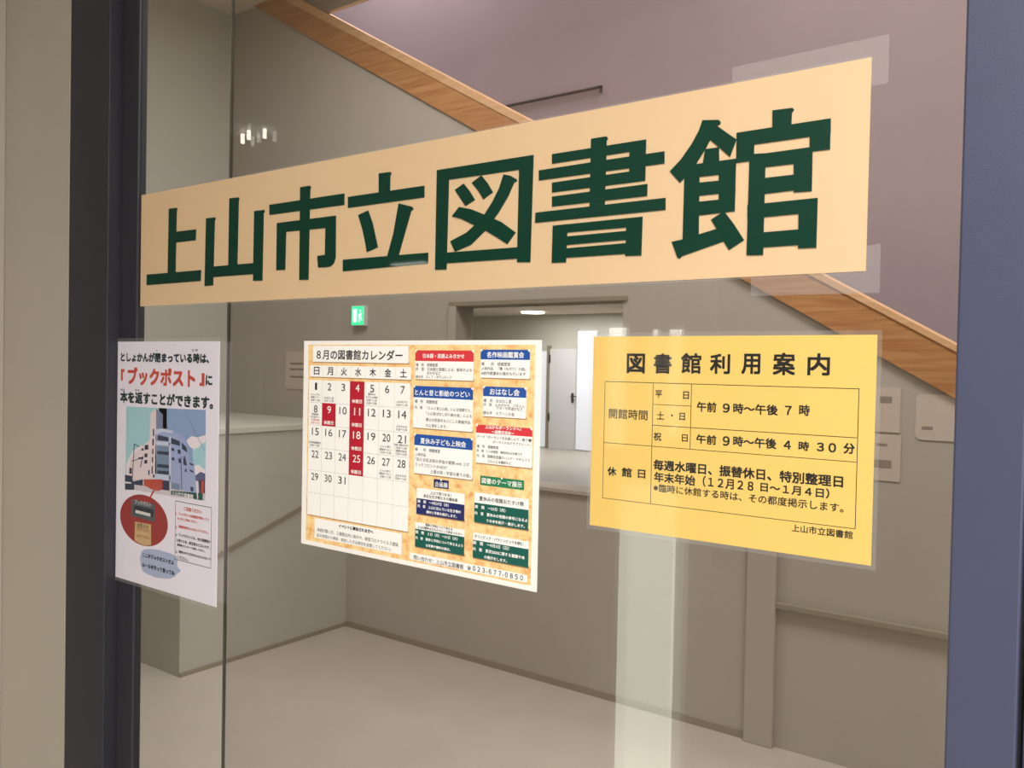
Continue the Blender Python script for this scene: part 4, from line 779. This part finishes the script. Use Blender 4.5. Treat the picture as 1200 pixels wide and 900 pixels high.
for x0, x1, z0, z1 in ((-3.33, -3.19, .85, 1.78), (-2.95, -2.92, 1.0, 1.76), (-2.81, -2.72, .95, 1.76)):
    o = struct('window_5' if x0 < -3 else 'window_6' if x0 < -2.9 else 'window_7', B(x0, x1, -5.06, -5.04, z0, z1), 'daylight_strip')
    struct('window_frame', B(x0-.02, x1+.02, -5.1, -5.06, z0-.05, z1+.05), 'hall_paint', o)
struct('wall_lobby_partition', B(-3.6, -2.5, -5.2, -5.1, 0, 2.62), 'wall_paint')
d2 = struct('added_glow_panel', B(-1.265, -1.085, -1.52, -1.50, .02, 1.10), 'added_panel_glow')  # glowing panel added to put a bright vertical band in the glass
struct('door_frame', B(-1.29, -1.06, -1.56, -1.52, 0, 1.13), 'hall_paint', d2)  # edging of the added glowing panel

# ------------------------------------------------------------------ library name banner
X0, Z0 = -1.4035, EYE+.288
b = thing('library_name_banner', 'long peach banner with seven large green cut-out characters across the glass', 'sign', (0, -.0012, EYE))
link('paper', B(-1.4035, -.1971, -.0003, .0007, .0944, .288, bevel=0), 'banner_paper', b)
for k, polys in enumerate(BANNER):
    bm = bmesh.new()
    for i, po in enumerate(polys): prism(bm, po, -.0015-i*.000006, -.0003, 0, .001)
    o = link('cut_out_character', bm, 'letter_green', b)
for i, po in enumerate(TAPE):
    bm = bmesh.new(); prism(bm, po, .0009+i*.00004, None, 0, .001); o = link('clear_tape', bm, 'clear_tape', b)
def rim(parent, x0, x1, z0, z1, w_, e, y, nm='laminate_rim'):
    bm = bmesh.new()
    A = [(x0, z0), (x1, z0), (x1, z1), (x0, z1)]; Bq = [(x0-w_, z0-e), (x1+w_, z0-e), (x1+w_, z1+e), (x0-w_, z1+e)]
    for i in range(4):
        j = (i+1) % 4; prism(bm, [A[i], A[j], Bq[j], Bq[i]], y, None)
    return link(nm, bm, 'laminate_rim', parent)
rim(b, -1.4035, -.1971, .0944, .288, 0, .0022, .0004)
# ------------------------------------------------------------------ yellow opening hours notice
n = thing('opening_hours_notice', 'yellow laminated landscape notice listing library opening hours in black', 'notice', (-.4826, -.0015, EYE+.0362-.210))
link('paper', B(0, .297, 0, .0006, 0, .210), 'yellow_paper', n)
build_print(n, NOTICE)
bm = bmesh.new(); prism(bm, [(0, 0), (.297, 0), (.297, .210), (0, .210)], -.0011, None); link('laminate', bm, 'clear_laminate', n)
rim(n, 0, .297, 0, .210, .0042, .0042, .0003)
# ------------------------------------------------------------------ calendar poster
c = thing('august_calendar_poster', 'wide white-bordered calendar poster on cork pattern with coloured event panels', 'poster', (-.9684, -.0015, EYE+.0327-.2944))
link('paper', B(0, .4161, 0, .0006, 0, .2944), 'calendar_paper', c)
build_print(c, CALENDAR)
# ------------------------------------------------------------------ book drop poster
p = thing('book_drop_poster', 'white laminated upright poster with building photograph and red oval, overlapping dark frame', 'poster', (-1.4584, -.0105, EYE+.0323-.4209))
link('paper', B(0, .3003, 0, .0006, 0, .4209), 'white_paper', p)
build_print(p, POSTER)
bm = bmesh.new(); prism(bm, [(0, 0), (.3003, 0), (.3003, .4209), (0, .4209)], -.0013, None); link('laminate', bm, 'clear_laminate', p)
rim(p, 0, .3003, 0, .4209, .004, .006, .0003)
